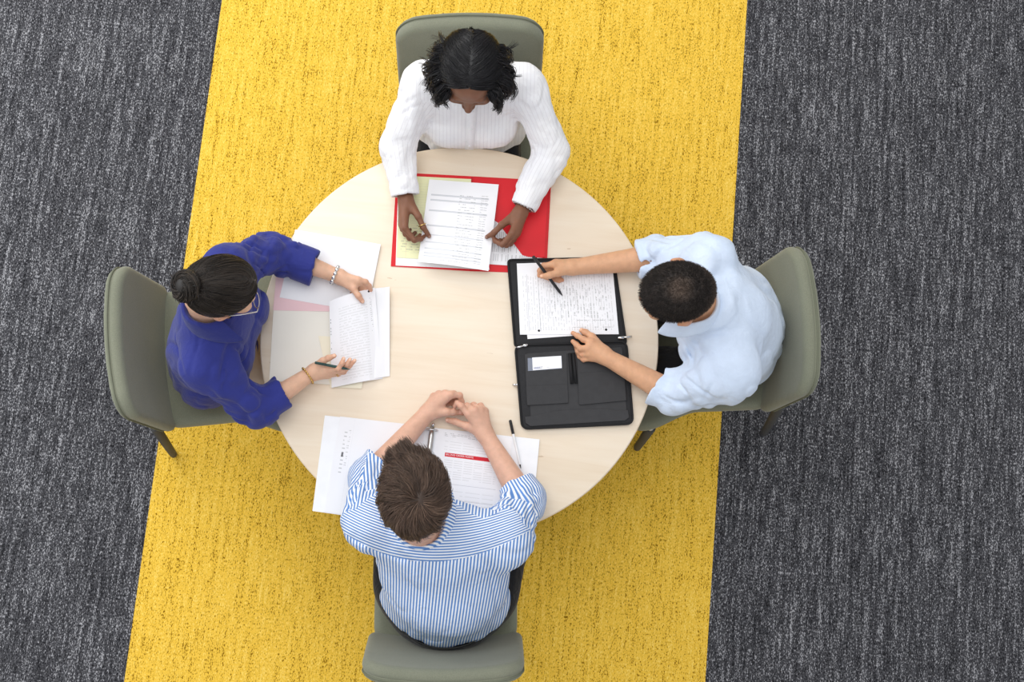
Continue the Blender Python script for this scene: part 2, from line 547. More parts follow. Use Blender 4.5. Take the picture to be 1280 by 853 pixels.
def hand_tints(p, hd, tint, k=1.0):
    for f in ('index', 'middle', 'ring', 'pinky', 'thumb'):
        j = hd[f]
        for i in (0, 1, 2):
            d = np.linalg.norm(p - j[i], axis=1); tint[:, 0] = np.maximum(tint[:, 0], .40 * (1 - smooth01(d, .006, .016)))
        tip = j[3]; d = np.linalg.norm(p - tip, axis=1)
        tint[:, 0] = np.maximum(tint[:, 0], .5 * (1 - smooth01(d, .006, .018)))
        ax = unit(j[3] - j[2]); back = unit(j[2] - j[1]) - ax * np.dot(unit(j[2] - j[1]), ax)
        if np.linalg.norm(back) < 1e-3: back = V(0, 0, 1)
        back = unit(back) if f != 'thumb' else unit(V(0, 0, 1) - ax * ax[2])
        nail = tip + back * .006 * k + ax * .001
        d = np.linalg.norm(p - nail, axis=1)
        tint[:, 2] = np.maximum(tint[:, 2], .75 * (1 - smooth01(d, .0042, .0058)))

def torso_frame(fig):
    S = unit(fig.shR - fig.shL); up = fig.neck - fig.pelvis; up = unit(up - S * np.dot(up, S)); F = np.cross(up, S)
    fig.tS, fig.tU, fig.tF = S, up, F
    return np.array([S, F, up])

def add_torso(sd, fig, inf=0.0, loose=0.0):
    A = torso_frame(fig); S, F, Uu = fig.tS, fig.tF, fig.tU
    b = fig.build; f_dep = fig.depth
    shm = (fig.shL + fig.shR) / 2
    chest = shm * .62 + fig.pelvis * .38 + F * fig.push
    waist = shm * .30 + fig.pelvis * .70 + F * .01
    sd.add(Ell(fig.pelvis + V(0, 0, .02), V(.165 * b + inf, .118 * b + inf, .125 + inf), np.array([S, unit(np.cross(V(0, 0, 1), S)), V(0, 0, 1)])), .03)
    sd.add(Cone(fig.pelvis + V(0, 0, .05), chest, (.128 + loose) * b + inf, .142 * b + inf, (F, .78 * f_dep)), .06)
    sd.add(Ell(chest, V(.158 * b + inf, .112 * b * f_dep + inf, .165 + inf), A), .05)
    sd.add(Cone(fig.shL - Uu * .015, fig.shR - Uu * .015, .056 * b + inf, .056 * b + inf), .07)
    sd.add(Cone(fig.neck - Uu * .02, shm - Uu * .06 - F * .02, .055 + inf, .09 * b + inf), .06)
    if fig.female:
        for s in (-1, 1): sd.add(Ell(chest + S * s * .070 + F * .085 * f_dep + Uu * .005, V(.062, .050 * f_dep, .060) + inf, A), .04)
    return chest, waist

def folds(a, b, amp, freq, rad, seed, t0=0, t1=1, side=None):
    """rings of cloth folds across a sleeve a->b"""
    a = np.asarray(a, float); b = np.asarray(b, float); ba = b - a; L = np.linalg.norm(ba); x, y, dd = frame_of(ba)
    def fn(p, d):
        q = p - a; tt = q @ dd; r = q - np.outer(tt, dd); rr = np.linalg.norm(r, axis=1)
        m = (1 - smooth01(rr, rad, rad * 1.5)) * smooth01(tt / L, t0 - .05, t0 + .15) * (1 - smooth01(tt / L, t1 - .12, t1 + .05))
        if not m.any(): return d
        ang = np.arctan2(r @ y, r @ x)
        if side is not None:
            sd_ = unit(side); m = m * (.45 + .55 * np.clip((r @ sd_) / (rr + 1e-6) * .5 + .5, 0, 1))
        w = .35 * vnoise(q * 14 + seed)
        nz = vnoise(np.stack([tt * freq + 1.4 * np.sin(ang + seed) + w, np.cos(ang) * .9 + seed, np.sin(ang) * .9], 1))
        nz2 = vnoise(np.stack([tt * freq * .55 - 1.8 * np.sin(ang * 1 + 2 * seed), np.cos(ang) * .8 - seed, np.sin(ang) * .8 + w], 1))
        crease = np.exp(-(nz / .16) ** 2) * .75 + np.exp(-(nz2 / .14) ** 2) * .6
        return d - np.clip(amp * (.55 + .7 * nz2 - crease), -.0055, .018) * m
    return fn

def drape(c, A, R, amp, fr, seed):
    c = np.asarray(c, float)
    def fn(p, d):
        q = (p - c) @ A.T; m = 1 - smooth01(np.linalg.norm(q, axis=1), R * .8, R)
        q2 = q + .03 * np.stack([vnoise(q * 7 + seed), vnoise(q * 7 + 9 + seed), vnoise(q * 7 + 17 + seed)], 1)
        n1 = vnoise(q2 * np.array(fr) + seed); n2 = vnoise(q2 * np.array(fr) * 1.7 + seed + 5)
        crease = np.exp(-(n1 / .13) ** 2) * .6 + np.exp(-(n2 / .12) ** 2) * .35
        return d - m * np.clip(amp * (.35 + .8 * n1 - crease), -.006, .018)
    return fn
# ------------------------------------------------------------------ floor and carpet strip
def slab(name, x0, x1, y0, y1, z0, z1, mat, parent=None, n=1):
    bm = bmesh.new()
    bmesh.ops.create_cube(bm, size=1)
    for v in bm.verts:
        v.co = (x0 if v.co.x < 0 else x1, y0 if v.co.y < 0 else y1, z0 if v.co.z < 0 else z1)
    return bm_obj(name, bm, mat, parent, smooth=False)

SX0, SX1 = -1.0350, .9362
tag(slab('floor', -4, 4, -3.5, 4.5, -.06, 0, M['carpet_grey']), 'charcoal grey ribbed carpet floor on both sides of the yellow strip', None, None, 'structure')
tag(slab('carpet_strip', SX0, SX1, -3.5, 4.5, -.02, .0025, M['carpet_yellow']), 'bright yellow woven carpet strip running under the round table', 'carpet')

M['wall'] = plain('white_painted_wall', (226, 226, 222), .8, .2, 0, .02, 2)
tag(slab('wall_far', -4, 4, 4.5, 4.6, 0, 5.2, M['wall']), 'plain white wall closing the far side of the room', None, None, 'structure')

# ------------------------------------------------------------------ round table
TR, TZ = .60, .74
tbl = empty('round_table', 'round pale maple meeting table in the middle of the yellow strip', 'table')
top = lathe([(.0, TZ - .026), (TR - .008, TZ - .026), (TR - .002, TZ - .023), (TR, TZ - .019), (TR, TZ - .0035), (TR - .0012, TZ - .001), (TR - .0035, TZ), (.0, TZ)][1:-1], 160)
o = mesh_obj('tabletop', *top, M['maple'], tbl); auto_smooth(o, 30)
o = mesh_obj('edge_band', *lathe([(TR - .001, TZ - .0225), (TR + .0012, TZ - .0205), (TR + .0012, TZ - .0050), (TR - .001, TZ - .003)], 160), M['maple_edge'], tbl); auto_smooth(o, 30)
o = mesh_obj('column', *lathe([(.10, TZ - .026), (.10, TZ - .034), (.045, TZ - .036), (.042, .05), (.05, .03)], 40), M['table_metal'], tbl); auto_smooth(o)
o = mesh_obj('base_plate', *lathe([(.28, .0025), (.28, .010), (.275, .014), (.08, .030), (.05, .034)], 64), M['table_metal'], tbl); auto_smooth(o)

# ------------------------------------------------------------------ chairs (local: forward +y, origin on the floor under the seat)
CHAIR_MESH = {}
def seat_w(y): return .222 + .060 * smooth01(y, .02, .20) - .03 * smooth01(y, .19, .25)
def back_sdf(y0, y1, inset, r):
    """slab following the curved reclined back: offset range y0..y1 behind the front face"""
    W, Z0, Z1 = .238 - inset, .425 + inset, .845 - inset
    def fn(p):
        z = p[:, 2]; t = (z - .43) / .42
        bend = -.207 - .050 * np.clip(t, 0, 1.3) + .022 * (p[:, 0] / .228) ** 2
        ww = W * (1 - .03 * np.clip(t, 0, 1))
        yy = bend - p[:, 1]                                     # positive: behind the front face
        cy, hy = (y0 + y1) / 2, (y1 - y0) / 2
        cr = .075 - inset
        qx = np.abs(p[:, 0]) - (ww - cr); qz = np.abs(z - (Z0 + Z1) / 2) - ((Z1 - Z0) / 2 - cr)
        d2 = np.sqrt(np.maximum(qx, 0) ** 2 + np.maximum(qz, 0) ** 2) + np.minimum(np.maximum(qx, qz), 0) - cr
        a = d2 + r; b = (np.abs(yy - cy) - hy) * .95 + r
        return np.sqrt(np.maximum(a, 0) ** 2 + np.maximum(b, 0) ** 2) + np.minimum(np.maximum(a, b), 0) - r
    return Fn(fn, V(0, -.25, .635), .36)

def build_chair_meshes():
    s = SDF(); s.add(back_sdf(0, .042, 0, .019), .001)
    v, q = s.mesh(.006); CHAIR_MESH['backrest'] = (relax(v, q, 2), q, 'uphol')
    s = SDF(); s.add(back_sdf(.026, .054, .004, .008), .001)
    v, q = s.mesh(.006); CHAIR_MESH['back_shell'] = (relax(v, q, 2), q, 'uphol')
    # piping between cushion and shell, round the rim
    pts = []
    W, Z0, Z1, cr = .2350, .428, .8420, .0720
    n = 18
    for sx, sz, a0 in ((1, 1, 0), (-1, 1, 90), (-1, -1, 180), (1, -1, 270)):
        for k in range(n + 1):
            a = math.radians(a0 + 90 * k / n)
            x = sx * (W - cr) + cr * math.cos(a); z = (Z0 + Z1) / 2 + sz * ((Z1 - Z0) / 2 - cr) + cr * math.sin(a)
            pts.append((x, z))
    pp = []
    for i in range(len(pts)):
        (x0, z0), (x1, z1) = pts[i], pts[(i + 1) % len(pts)]
        m = max(1, int(math.hypot(x1 - x0, z1 - z0) / .03))
        for k in range(m):
            x = x0 + (x1 - x0) * k / m; z = z0 + (z1 - z0) * k / m; t = (z - .43) / .42
            x *= (1 - .03 * min(max(t, 0), 1))
            y = -.207 - .050 * max(t, 0) + .022 * (x / .228) ** 2 - .0405
            pp.append(V(x, y, z))
    v, f = tube(pp, .0030, 8, closed=True); CHAIR_MESH['piping'] = (v, f, 'piping')
    def seat(p):
        y = p[:, 1]; w = .222 + .056 * smooth01(y, .0, .185)
        cr = .06
        qx = np.abs(p[:, 0]) - (w - cr); qy = np.abs(y - .0) - (.24 - cr)
        d2 = np.sqrt(np.maximum(qx, 0) ** 2 + np.maximum(qy, 0) ** 2) + np.minimum(np.maximum(qx, qy), 0) - cr
        zc = .432 + .012 * (p[:, 0] / .23) ** 2 - .018 * smooth01(y, .12, .25) + .008 * smooth01(-y, .05, .24)
        b = np.abs(p[:, 2] - zc) - .034; r = .026; a = d2 * .93 + r; b = b + r
        return np.sqrt(np.maximum(a, 0) ** 2 + np.maximum(b, 0) ** 2) + np.minimum(np.maximum(a, b), 0) - r
    s = SDF(); s.add(Fn(seat, V(0, 0, .43), .40), .001)
    v, q = s.mesh(.006); CHAIR_MESH['seat'] = (relax(v, q, 2), q, 'uphol')
    s = SDF()
    s.add(Cone((-.19, .15, .40), (.19, .15, .40), .013, .013), .01); s.add(Cone((-.19, -.19, .40), (.19, -.19, .40), .013, .013), .01)
    s.add(Cone((-.17, .15, .40), (-.17, -.19, .40), .013, .013), .01); s.add(Cone((.17, .15, .40), (.17, -.19, .40), .013, .013), .01)
    s.add(Cone((-.20, -.20, .42), (-.21, -.262, .455), .013, .012), .01); s.add(Cone((.20, -.20, .42), (.21, -.262, .455), .013, .012), .01)
    v, q = s.mesh(.006); CHAIR_MESH['underframe'] = (v, q, 'leg')
    for nm, a, b, r in (('front_l', (-.268, .158, .425), (-.285, .150, .0), .0165), ('front_r', (.268, .158, .425), (.285, .150, .0), .0165),
                        ('rear_l', (-.212, -.262, .455), (-.248, -.305, .0), .0165), ('rear_r', (.212, -.262, .455), (.248, -.305, .0), .0165)):
        a = V(*a); b = V(*b)
        t = [a, a * .99 + b * .01, a * .5 + b * .5, a * .03 + b * .97, b]
        v, f = tube(t, [r * .8, r, r * .92, r * .80, r * .72], 20); CHAIR_MESH[nm] = (v, f, 'leg')
        up = unit(a - b)
        v, f = tube([a - up * .004, a + up * .003, a + up * .007, a + up * .009], [r * .62, r * .62, r * .5, r * .15], 16); CHAIR_MESH[nm + '_cap'] = (v, f, 'steel')
build_chair_meshes()

def make_chair(label):
    root = empty('upholstered_chair', label, 'chair', group='olive grey chairs round the table')
    parts = {}
    for k in ('seat', 'backrest', 'back_shell', 'underframe'):
        v, f, mt = CHAIR_MESH[k]; parts[k] = mesh_obj(k, v, f, M[mt], root)
    v, f, mt = CHAIR_MESH['piping']; mesh_obj('piping', v, f, M[mt], parts['backrest'])
    for k in ('front_l', 'front_r', 'rear_l', 'rear_r'):
        v, f, mt = CHAIR_MESH[k]; lg = mesh_obj('leg', v, f, M[mt], root); auto_smooth(lg, 50)
        v, f, mt = CHAIR_MESH[k + '_cap']; c = mesh_obj('leg_cap', v, f, M[mt], lg)
    return root

def copy_tree(o, parent=None):
    c = o.copy(); COL.objects.link(c)
    if parent is not None: c.parent = parent
    for ch in list(o.children): copy_tree(ch, c)
    return c

CH = [('olive grey upholstered chair of the woman in the white blouse', (-.036, .694), (.1056, -.994)),
      ('olive grey upholstered chair of the woman in the royal blue shirt', (-.727, -.069), (.980, .198)),
      ('olive grey upholstered chair of the man in the pale blue shirt', (.756, .107), (-.992, -.126)),
      ('olive grey upholstered chair of the man in the striped shirt', (.022, -.681), (-.09, .996))]
proto = make_chair(CH[0][0])
for i, (lb, xy, d) in enumerate(CH):
    c = proto if i == 0 else copy_tree(proto)
    c['label'] = lb
    c.location = (xy[0], xy[1], 0.003)
    c.rotation_euler = (0, 0, math.atan2(d[1], d[0]) - math.pi / 2)
    if i == 3:                                                     # leaned on: the back gives a little
        for ch in c.children:
            if ch.name.split('.')[0] in ('backrest', 'back_shell'):
                R = Matrix.Translation((0, -.21, .43)) @ Matrix.Rotation(math.radians(5), 4, 'X') @ Matrix.Translation((0, .21, -.43))
                ch.matrix_local = R @ ch.matrix_local
# ------------------------------------------------------------------ papers
def page(name, rgb, blocks, rough=.75):
    """paper with print: blocks ('text', u0,u1,v0,v1, pitch,duty,density,wordlen, grey, strength[, axis]) or ('bar', u0,u1,v0,v1, rgb, strength); metres from the sheet's lower left"""
    m = NT(name, rough, .2)
    uv = m.n('ShaderNodeUVMap'); uv.uv_map = 'UVMap'
    sp = m.n('ShaderNodeSeparateXYZ'); m.l(uv.outputs[0], sp.inputs[0]); U, W = sp.outputs[0], sp.outputs[1]
    nz = m.noise(m.obj(), 6, 2); c0 = srgb(*rgb)
    col = m.ramp(nz, [(.3, tuple(x * .97 for x in c0[:3]) + (1,)), (.7, tuple(min(1, x * 1.02) for x in c0[:3]) + (1,))])
    def box(u0, u1, v0, v1):
        a = m.math('MULTIPLY', m.math('GREATER_THAN', U, u0), m.math('LESS_THAN', U, u1))
        b = m.math('MULTIPLY', m.math('GREATER_THAN', W, v0), m.math('LESS_THAN', W, v1))
        return m.math('MULTIPLY', a, b)
    for b in blocks:
        if b[0] == 'bar':
            _, u0, u1, v0, v1, c, s = b
            col = m.mix(m.math('MULTIPLY', box(u0, u1, v0, v1), s), col, srgb(*c))
        elif b[0] == 'dot':
            _, u, v, r, c = b
            d = m.math('SQRT', m.math('ADD', m.math('POWER', m.math('SUBTRACT', U, u), 2), m.math('POWER', m.math('SUBTRACT', W, v), 2)))
            col = m.mix(m.math('LESS_THAN', d, r), col, srgb(*c))
        else:
            _, u0, u1, v0, v1, pitch, duty, dens, wl, g, s = b[:11]
            ax = b[11] if len(b) > 11 else 0
            A, B = (U, W) if ax == 0 else (W, U)
            row = m.math('FLOOR', m.math('DIVIDE', B, pitch))
            on = m.math('LESS_THAN', m.math('FRACT', m.math('DIVIDE', B, pitch)), duty)
            cell = m.math('FLOOR', m.math('ADD', m.math('DIVIDE', A, wl), m.math('MULTIPLY', row, 37.31)))
            wn = m.n('ShaderNodeTexWhiteNoise'); wn.noise_dimensions = '2D'
            cb = m.n('ShaderNodeCombineXYZ'); m.l(cell, cb.inputs[0]); m.l(row, cb.inputs[1]); m.l(cb.outputs[0], wn.inputs[0])
            word = m.math('LESS_THAN', wn.outputs['Value'], dens)
            let = m.math('GREATER_THAN', m.math('FRACT', m.math('DIVIDE', A, wl)), .14)
            f = m.math('MULTIPLY', m.math('MULTIPLY', on, word), m.math('MULTIPLY', let, box(u0, u1, v0, v1)))
            col = m.mix(m.math('MULTIPLY', f, s * .62), col, srgb(g, g, g))
    m.color(col)
    return m.m

def sheet(name, corners, mat, label=None, cat='paper', parent=None, group=None, thick=.0006, curl=None, nu=24, nv=24, poly=None):
    """corners TL, TR, BR, BL as world points; curl(u, v) -> extra height (0..1 coordinates, v up)"""
    TL, TR, BR, BL = [np.asarray(c, float) for c in corners]
    w = (np.linalg.norm(TR - TL) + np.linalg.norm(BR - BL)) / 2; h = (np.linalg.norm(TL - BL) + np.linalg.norm(TR - BR)) / 2
    vs, uvs = [], []
    for j in range(nv + 1):
        for i in range(nu + 1):
            u, v = i / nu, j / nv
            p = (BL * (1 - u) + BR * u) * (1 - v) + (TL * (1 - u) + TR * u) * v
            if curl: p = p + V(0, 0, curl(u, v))
            vs.append(p); uvs.append((u * w, v * h))
    n = len(vs)
    top = [(j * (nu + 1) + i, j * (nu + 1) + i + 1, (j + 1) * (nu + 1) + i + 1, (j + 1) * (nu + 1) + i) for j in range(nv) for i in range(nu)]
    vs2 = vs + [p - V(0, 0, thick) for p in vs]; uv2 = uvs + uvs
    fs = top + [tuple(n + k for k in f[::-1]) for f in top]
    rim = [j for j in range(nu + 1)] + [(j + 1) * (nu + 1) - 1 for j in range(1, nv + 1)] + [nv * (nu + 1) + i for i in range(nu - 1, -1, -1)] + [j * (nu + 1) for j in range(nv - 1, 0, -1)]
    for a, b in zip(rim, rim[1:] + rim[:1]): fs.append((b, a, n + a, n + b))
    o = mesh_obj(name, vs2, fs, mat, parent, smooth=False)
    uvl = o.data.uv_layers.new(name='UVMap')
    for lp in o.data.loops: uvl.data[lp.index].uv = uv2[lp.vertex_index]
    if label: tag(o, label, cat, group)
    return o

def quad(pts, z):
    """four photo points at one height (or one height each)"""
    zs = [z] * 4 if np.isscalar(z) else z
    return [P(x, y, zz) for (x, y), zz in zip(pts, zs)]

def polyslab(name, pts, z0, z1, mat, parent=None, bevel=0, smooth=False):
    bm = bmesh.new()
    vs = [bm.verts.new((p[0], p[1], z0)) for p in pts]
    f = bm.faces.new(vs)
    r = bmesh.ops.extrude_face_region(bm, geom=[f])
    for v in [g for g in r['geom'] if isinstance(g, bmesh.types.BMVert)]: v.co.z = z1
    if bevel: bmesh.ops.bevel(bm, geom=[e for e in bm.edges if abs(e.verts[0].co.z - z1) < 1e-6 and abs(e.verts[1].co.z - z1) < 1e-6], offset=bevel, segments=3, affect='EDGES', profile=.5)
    return bm_obj(name, bm, mat, parent, smooth)

def rounded(pts, r, n=6):
    """round the corners of a 2-D polygon"""
    out = []
    m = len(pts)
    for i in range(m):
        p0, p1, p2 = [np.array(pts[(i + k) % m][:2], float) for k in (-1, 0, 1)]
        a = unit(p0 - p1); b = unit(p2 - p1)
        for k in range(n + 1):
            t = k / n; q = (p1 + a * r) * (1 - t) ** 2 + p1 * 2 * t * (1 - t) + (p1 + b * r) * t ** 2
            out.append((q[0], q[1]))
    return out

WHITE = (243, 243, 246)
T = TZ
M['paper'] = page('white_paper', WHITE, [])
M['paper_edge'] = M['paper']
# ---- red folder with its contents (far side)
M['red_card'] = plain('red_card', (216, 26, 38), .5, .3, 0, .05, 12)
M['red_edge'] = plain('red_card_inner', (196, 18, 30), .5, .3)
fo = empty('folder', 'open red cardboard pocket folder in front of the woman in white', 'folder', (0, 0, 0))
sheet('left_cover', quad([(496, 215.5), (590, 220.5), (588, 339), (488.5, 333)], T + .0022), M['red_card'], parent=fo, thick=.0014)
sheet('right_cover', quad([(590, 220.5), (689, 226), (683, 342), (588, 339)], T + .0022), M['red_card'], parent=fo, thick=.0014)
pk = [P(x, y, 0) for x, y in ()]
zp = T + .0062
pp = [P(x, y, zp) for x, y in ((591.5, 222), (687.5, 227), (685.5, 262), (684, 290), (681.5, 320), (677.5, 322.5), (660, 321), (653, 319), (643, 305.5), (632, 291), (622, 278), (606, 268), (591, 263))]
polyslab('pocket', pp, T + .0050, zp, M['red_card'], fo)
rp = polyslab('pocket_fold', [P(x, y, zp + .0008) for x, y in ((685.5, 228), (688.3, 228), (683, 341), (680, 330))], T + .0030, zp + .0008, M['red_edge'], fo)
polyslab('spine_crease', [P(x, y, T + .0032) for x, y in ((588.6, 221.5), (591.2, 221.5), (589, 338), (586.4, 338))], T + .0022, T + .0032, M['red_edge'], fo)

M['legal'] = page('yellow_ruled_paper', (240, 240, 196), [('text', .004, .19, .01, .24, .0085, .10, 1.0, .3, 170, .35), ('text', .012, .15, .02, .11, .0085, .45, .55, .007, 110, .55), ('bar', .028, .0287, 0, .27, (214, 150, 140), .6)])
M['print_dense'] = page('dense_printed_sheet', WHITE, [('text', .008, .145, .012, .20, .0062, .45, .75, .035, 120, .65, 1), ('dot', .156, .030, .0035, (20, 20, 20))])
sheet('white_sheet', quad([(498, 221), (588, 226), (612, 337.5), (494.5, 332)], T + .0034), M['paper'], 'plain white sheet under the yellow ruled pad in the red folder')
pad = sheet('legal_pad', quad([(499.5, 219.5), (589, 224), (582, 327), (495.5, 322)], T + .0052), M['legal'], 'pale yellow ruled writing pad on the left half of the red folder', 'notepad', thick=.0018)
sheet('printed_sheet', quad([(612, 244), (684, 247.5), (677, 335), (606, 330)], T + .0044), M['print_dense'], 'white sheet of dense print tucked into the red folder pocket', thick=.0006)
M['form'] = page('form_sheet', (246, 246, 249),
    [('bar', .012, .190, v, v + .0055, (196, 198, 204), .75) for v in (.222, .205, .170, .120)] +
    [('bar', .014, .188, v, v + .004, (208, 210, 215), .8) for v in (.090, .066, .045, .030, .020)] +
    [('text', .100, .150, .020, .235, .0095, .22, .62, .009, 70, .7), ('text', .165, .188, .012, .235, .0075, .25, .8, .011, 80, .65), ('text', .06, .15, .010, .016, .004, .4, .8, .008, 60, .8)])
cur = lambda u, v: .010 * math.sin(math.pi * u) * (1 - v) + .006 * (1 - v) ** 2 - .006 * v ** 2
sheet('form_sheet', quad([(540, 226), (619, 234), (607, 338), (524.5, 327)], (T + .0145, T + .0145, T + .020, T + .020)), M['paper'], 'white sheet held behind the printed form above the red folder', curl=cur)
sheet('printed_form', quad([(536.5, 223.5), (623.5, 230), (610.5, 339.5), (522.5, 328)], (T + .018, T + .018, T + .028, T + .028)), M['form'], 'white printed form with grey bars held in both hands of the woman in white', curl=cur)

# ---- papers of the woman in blue
M['pink'] = page('pink_paper', (242, 206, 210), [])
M['cream'] = page('cream_paper', (240, 236, 226), [])
M['ivory'] = page('ivory_paper', (244, 236, 214), [])
sheet('manila_folder', quad([(342, 384), (430, 386), (438, 482.5), (336.5, 476)], T + .0030), M['cream'], 'cream card folder lying under the right hand of the woman in blue', 'folder', thick=.0018)
sheet('pink_sheet', quad([(347, 322), (436, 332), (432, 390), (341.5, 388)], T + .0042), M['pink'], 'pale pink sheet between the cream folder and the white sheet', thick=.0008)
sheet('white_sheet', quad([(369, 287), (476, 305.5), (459, 391), (349.5, 372)], T + .0054), M['paper'], 'blank white sheet lying across the pink sheet at the table rim', thick=.0008)
sheet('ivory_sheet', quad([(398, 420), (458, 424), (452.5, 486), (413, 484.5)], T + .0050), M['ivory'], 'ivory sheet peeking out below the printed list of the woman in blue', thick=.0008)
M['list'] = page('list_sheet', (240, 240, 244), [('text', .030, .120, .015, .235, .0080, .40, .8, .0045, 190, .6), ('text', .128, .134, .14, .25, .006, .35, .5, .004, 60, .7), ('text', .002, .0045, .10, .225, .009, .5, .6, .01, 50, .8), ('dot', .128, .262, .0032, (25, 25, 28))])
cu2 = lambda u, v: .016 * math.sin(math.pi * min(1, u * 1.1)) * (.4 + .6 * v) - .010 * max(0, u - .75) * 4 * (1 - v)
sheet('white_sheet', quad([(428, 367), (487, 358.5), (487, 470), (416, 483)], (T + .014, T + .014, T + .0075, T + .0075)), M['paper'], 'white sheet held behind the printed list of the woman in blue', curl=lambda u, v: cu2(u, v) * .55)
sheet('printed_list', quad([(411.5, 377), (468.5, 359.5), (478, 473), (414.5, 485)], (T + .026, T + .028, T + .011, T + .012)), M['list'], 'white printed list with fine grey rows held by the woman in blue', curl=cu2)

# ---- black zip portfolio (right)
M['nylon'] = plain('black_nylon', (44, 44, 46), .75, .25, 0, .12, 200)
M['nylon_dark'] = plain('black_nylon_binding', (26, 26, 28), .7, .3)
M['pocket'] = plain('black_leatherette', (52, 52, 54), .6, .3, 0, .08, 60)
M['card'] = page('business_card', (242, 243, 248), [('text', .004, .030, .003, .0105, .0036, .55, .75, .006, 105, .9), ('bar', .003, .022, .0035, .008, (90, 110, 180), .35), ('text', .042, .05, .003, .007, .004, .4, .6, .003, 130, .6)])
M['window'] = plain('clear_pocket_film', (96, 104, 122), .15, .6)
po = empty('portfolio', 'open black zip portfolio in front of the man in pale blue', 'portfolio')
up = rounded([P(635, 325, T + .012)[:2], P(767, 322, T + .012)[:2], P(783, 430, T + .012)[:2], P(644, 434, T + .012)[:2]], .012)
lo = rounded([P(644, 432, T + .014)[:2], P(783, 427, T + .014)[:2], P(791.5, 530, T + .014)[:2], P(652.5, 536.5, T + .014)[:2]], .022)
bq = lambda a, b, t: tuple(np.array(a) * (1 - t) + np.array(b) * t)
polyslab('upper_panel', up, T + .0008, T + .010, M['nylon'], po, .003, True)
lowp = polyslab('lower_panel', lo, T + .0008, T + .013, M['nylon'], po, .003, True)
for nm, ring_, z in (('zip_edge', up, T + .0105), ('zip_edge', lo, T + .0135)):
    mesh_obj(nm, *tube([V(x, y, z) for x, y in ring_], .0034, 8, closed=True), M['nylon_dark'], po)
inner = [(658, 442), (777, 434), (784, 522), (664, 529)]
zz = T + .0142
polyslab('organizer_panel', rounded([P(x, y, zz)[:2] for x, y in inner], .006), T + .012, zz, M['pocket'], po, .0008)
polyslab('card_pocket', rounded([P(x, y, zz + .002)[:2] for x, y in ((656, 443), (708.5, 441), (710, 504), (659, 507))], .003), zz, zz + .002, M['pocket'], po, .0008)
polyslab('left_pocket', rounded([P(x, y, zz + .0042)[:2] for x, y in ((657.5, 483), (709.5, 480.5), (710.5, 504), (659, 507))], .003), zz + .002, zz + .0042, M['pocket'], po, .0008)
polyslab('large_pocket', rounded([P(x, y, zz + .0042)[:2] for x, y in ((722, 467), (780, 462), (783, 501), (724, 506.5))], .003), zz, zz + .0042, M['pocket'], po, .0008)
polyslab('large_pocket_flap', rounded([P(x, y, zz + .003)[:2] for x, y in ((721, 440), (778, 437), (780, 468), (722, 473))], .003), zz, zz + .003, M['pocket'], po, .0008)
low_edge = [(656, 521), (668, 520), (682, 516), (700, 513.5), (730, 512), (760, 511.5), (772, 513.5), (785, 513), (786.5, 522), (781, 526), (663, 533), (657, 529)]
polyslab('bottom_pocket', [P(x, y, zz + .003)[:2] for x, y in low_edge], zz - .002, zz + .003, M['pocket'], po, .0006)
for a, b in (((712, 442), (715, 480)), ((716.5, 441.5), (720, 479.5))):
    mesh_obj('pen_loop', *tube([P(a[0], a[1], zz + .003), P((a[0] + b[0]) / 2, (a[1] + b[1]) / 2, zz + .0045), P(b[0], b[1], zz + .003)], .0052, 12), M['nylon_dark'], po)
polyslab('card_window', [P(x, y, zz + .0028)[:2] for x, y in ((659.5, 448), (702, 445.5), (702.5, 461), (660, 464))], zz + .002, zz + .0028, M['window'], po)
sheet('business_card', quad([(665.2, 447.2), (701.6, 445), (702.2, 460.2), (666, 463.2)], zz + .0036), M['card'], 'white business card with a small blue logo in the portfolio pocket', 'card', thick=.0006)
def puller(name, a, b, c):
    rt = mesh_obj(name, *join(tube([P(*a), P(*b)], [.0042, .0055], 10), tube([P(*b), P(*c)], [.0030, .0036], 10)), M['chrome'], po); rt['label'] = 'shiny silver zip puller'
    return rt
puller('zip_puller', (659.5, 431.5, T + .017), (654, 432.5, T + .017), (643.5, 435.5, T + .012))
puller('zip_puller', (772.5, 423, T + .017), (779.5, 422, T + .017), (789.5, 421, T + .010))
puller('zip_puller', (648, 481, T + .010), (645.5, 481.5, T + .008), (641, 481, T + .004))
M['notes'] = page('notes_sheet', WHITE, [('text', .014, .285, .012, .185, .0078, .28, .60, .006, 178, .75, 1), ('text', .09, .27, .05, .155, .0098, .30, .42, .012, 130, .75, 1),
     ('bar', .062, .0632, .01, .19, (150, 150, 155), .8), ('bar', .028, .0290, .01, .19, (170, 170, 175), .8), ('text', .16, .28, .02, .06, .021, .10, .7, .012, 90, .7), ('dot', .057, .012, .0036, (18, 18, 20)), ('dot', .258, .014, .0036, (18, 18, 20))])
sheet('white_sheet', quad([(648.5, 330), (763, 326), (771, 416), (659.5, 424)], T + .0124), M['paper'], 'white sheet lying beneath the notes in the black portfolio', thick=.0010)
sheet('notes_sheet', quad([(646, 329.5), (765, 326), (773.5, 418), (650, 418.5)], T + .0140), M['notes'], 'white printed notes sheet in the black portfolio under the writing hand', thick=.0010)

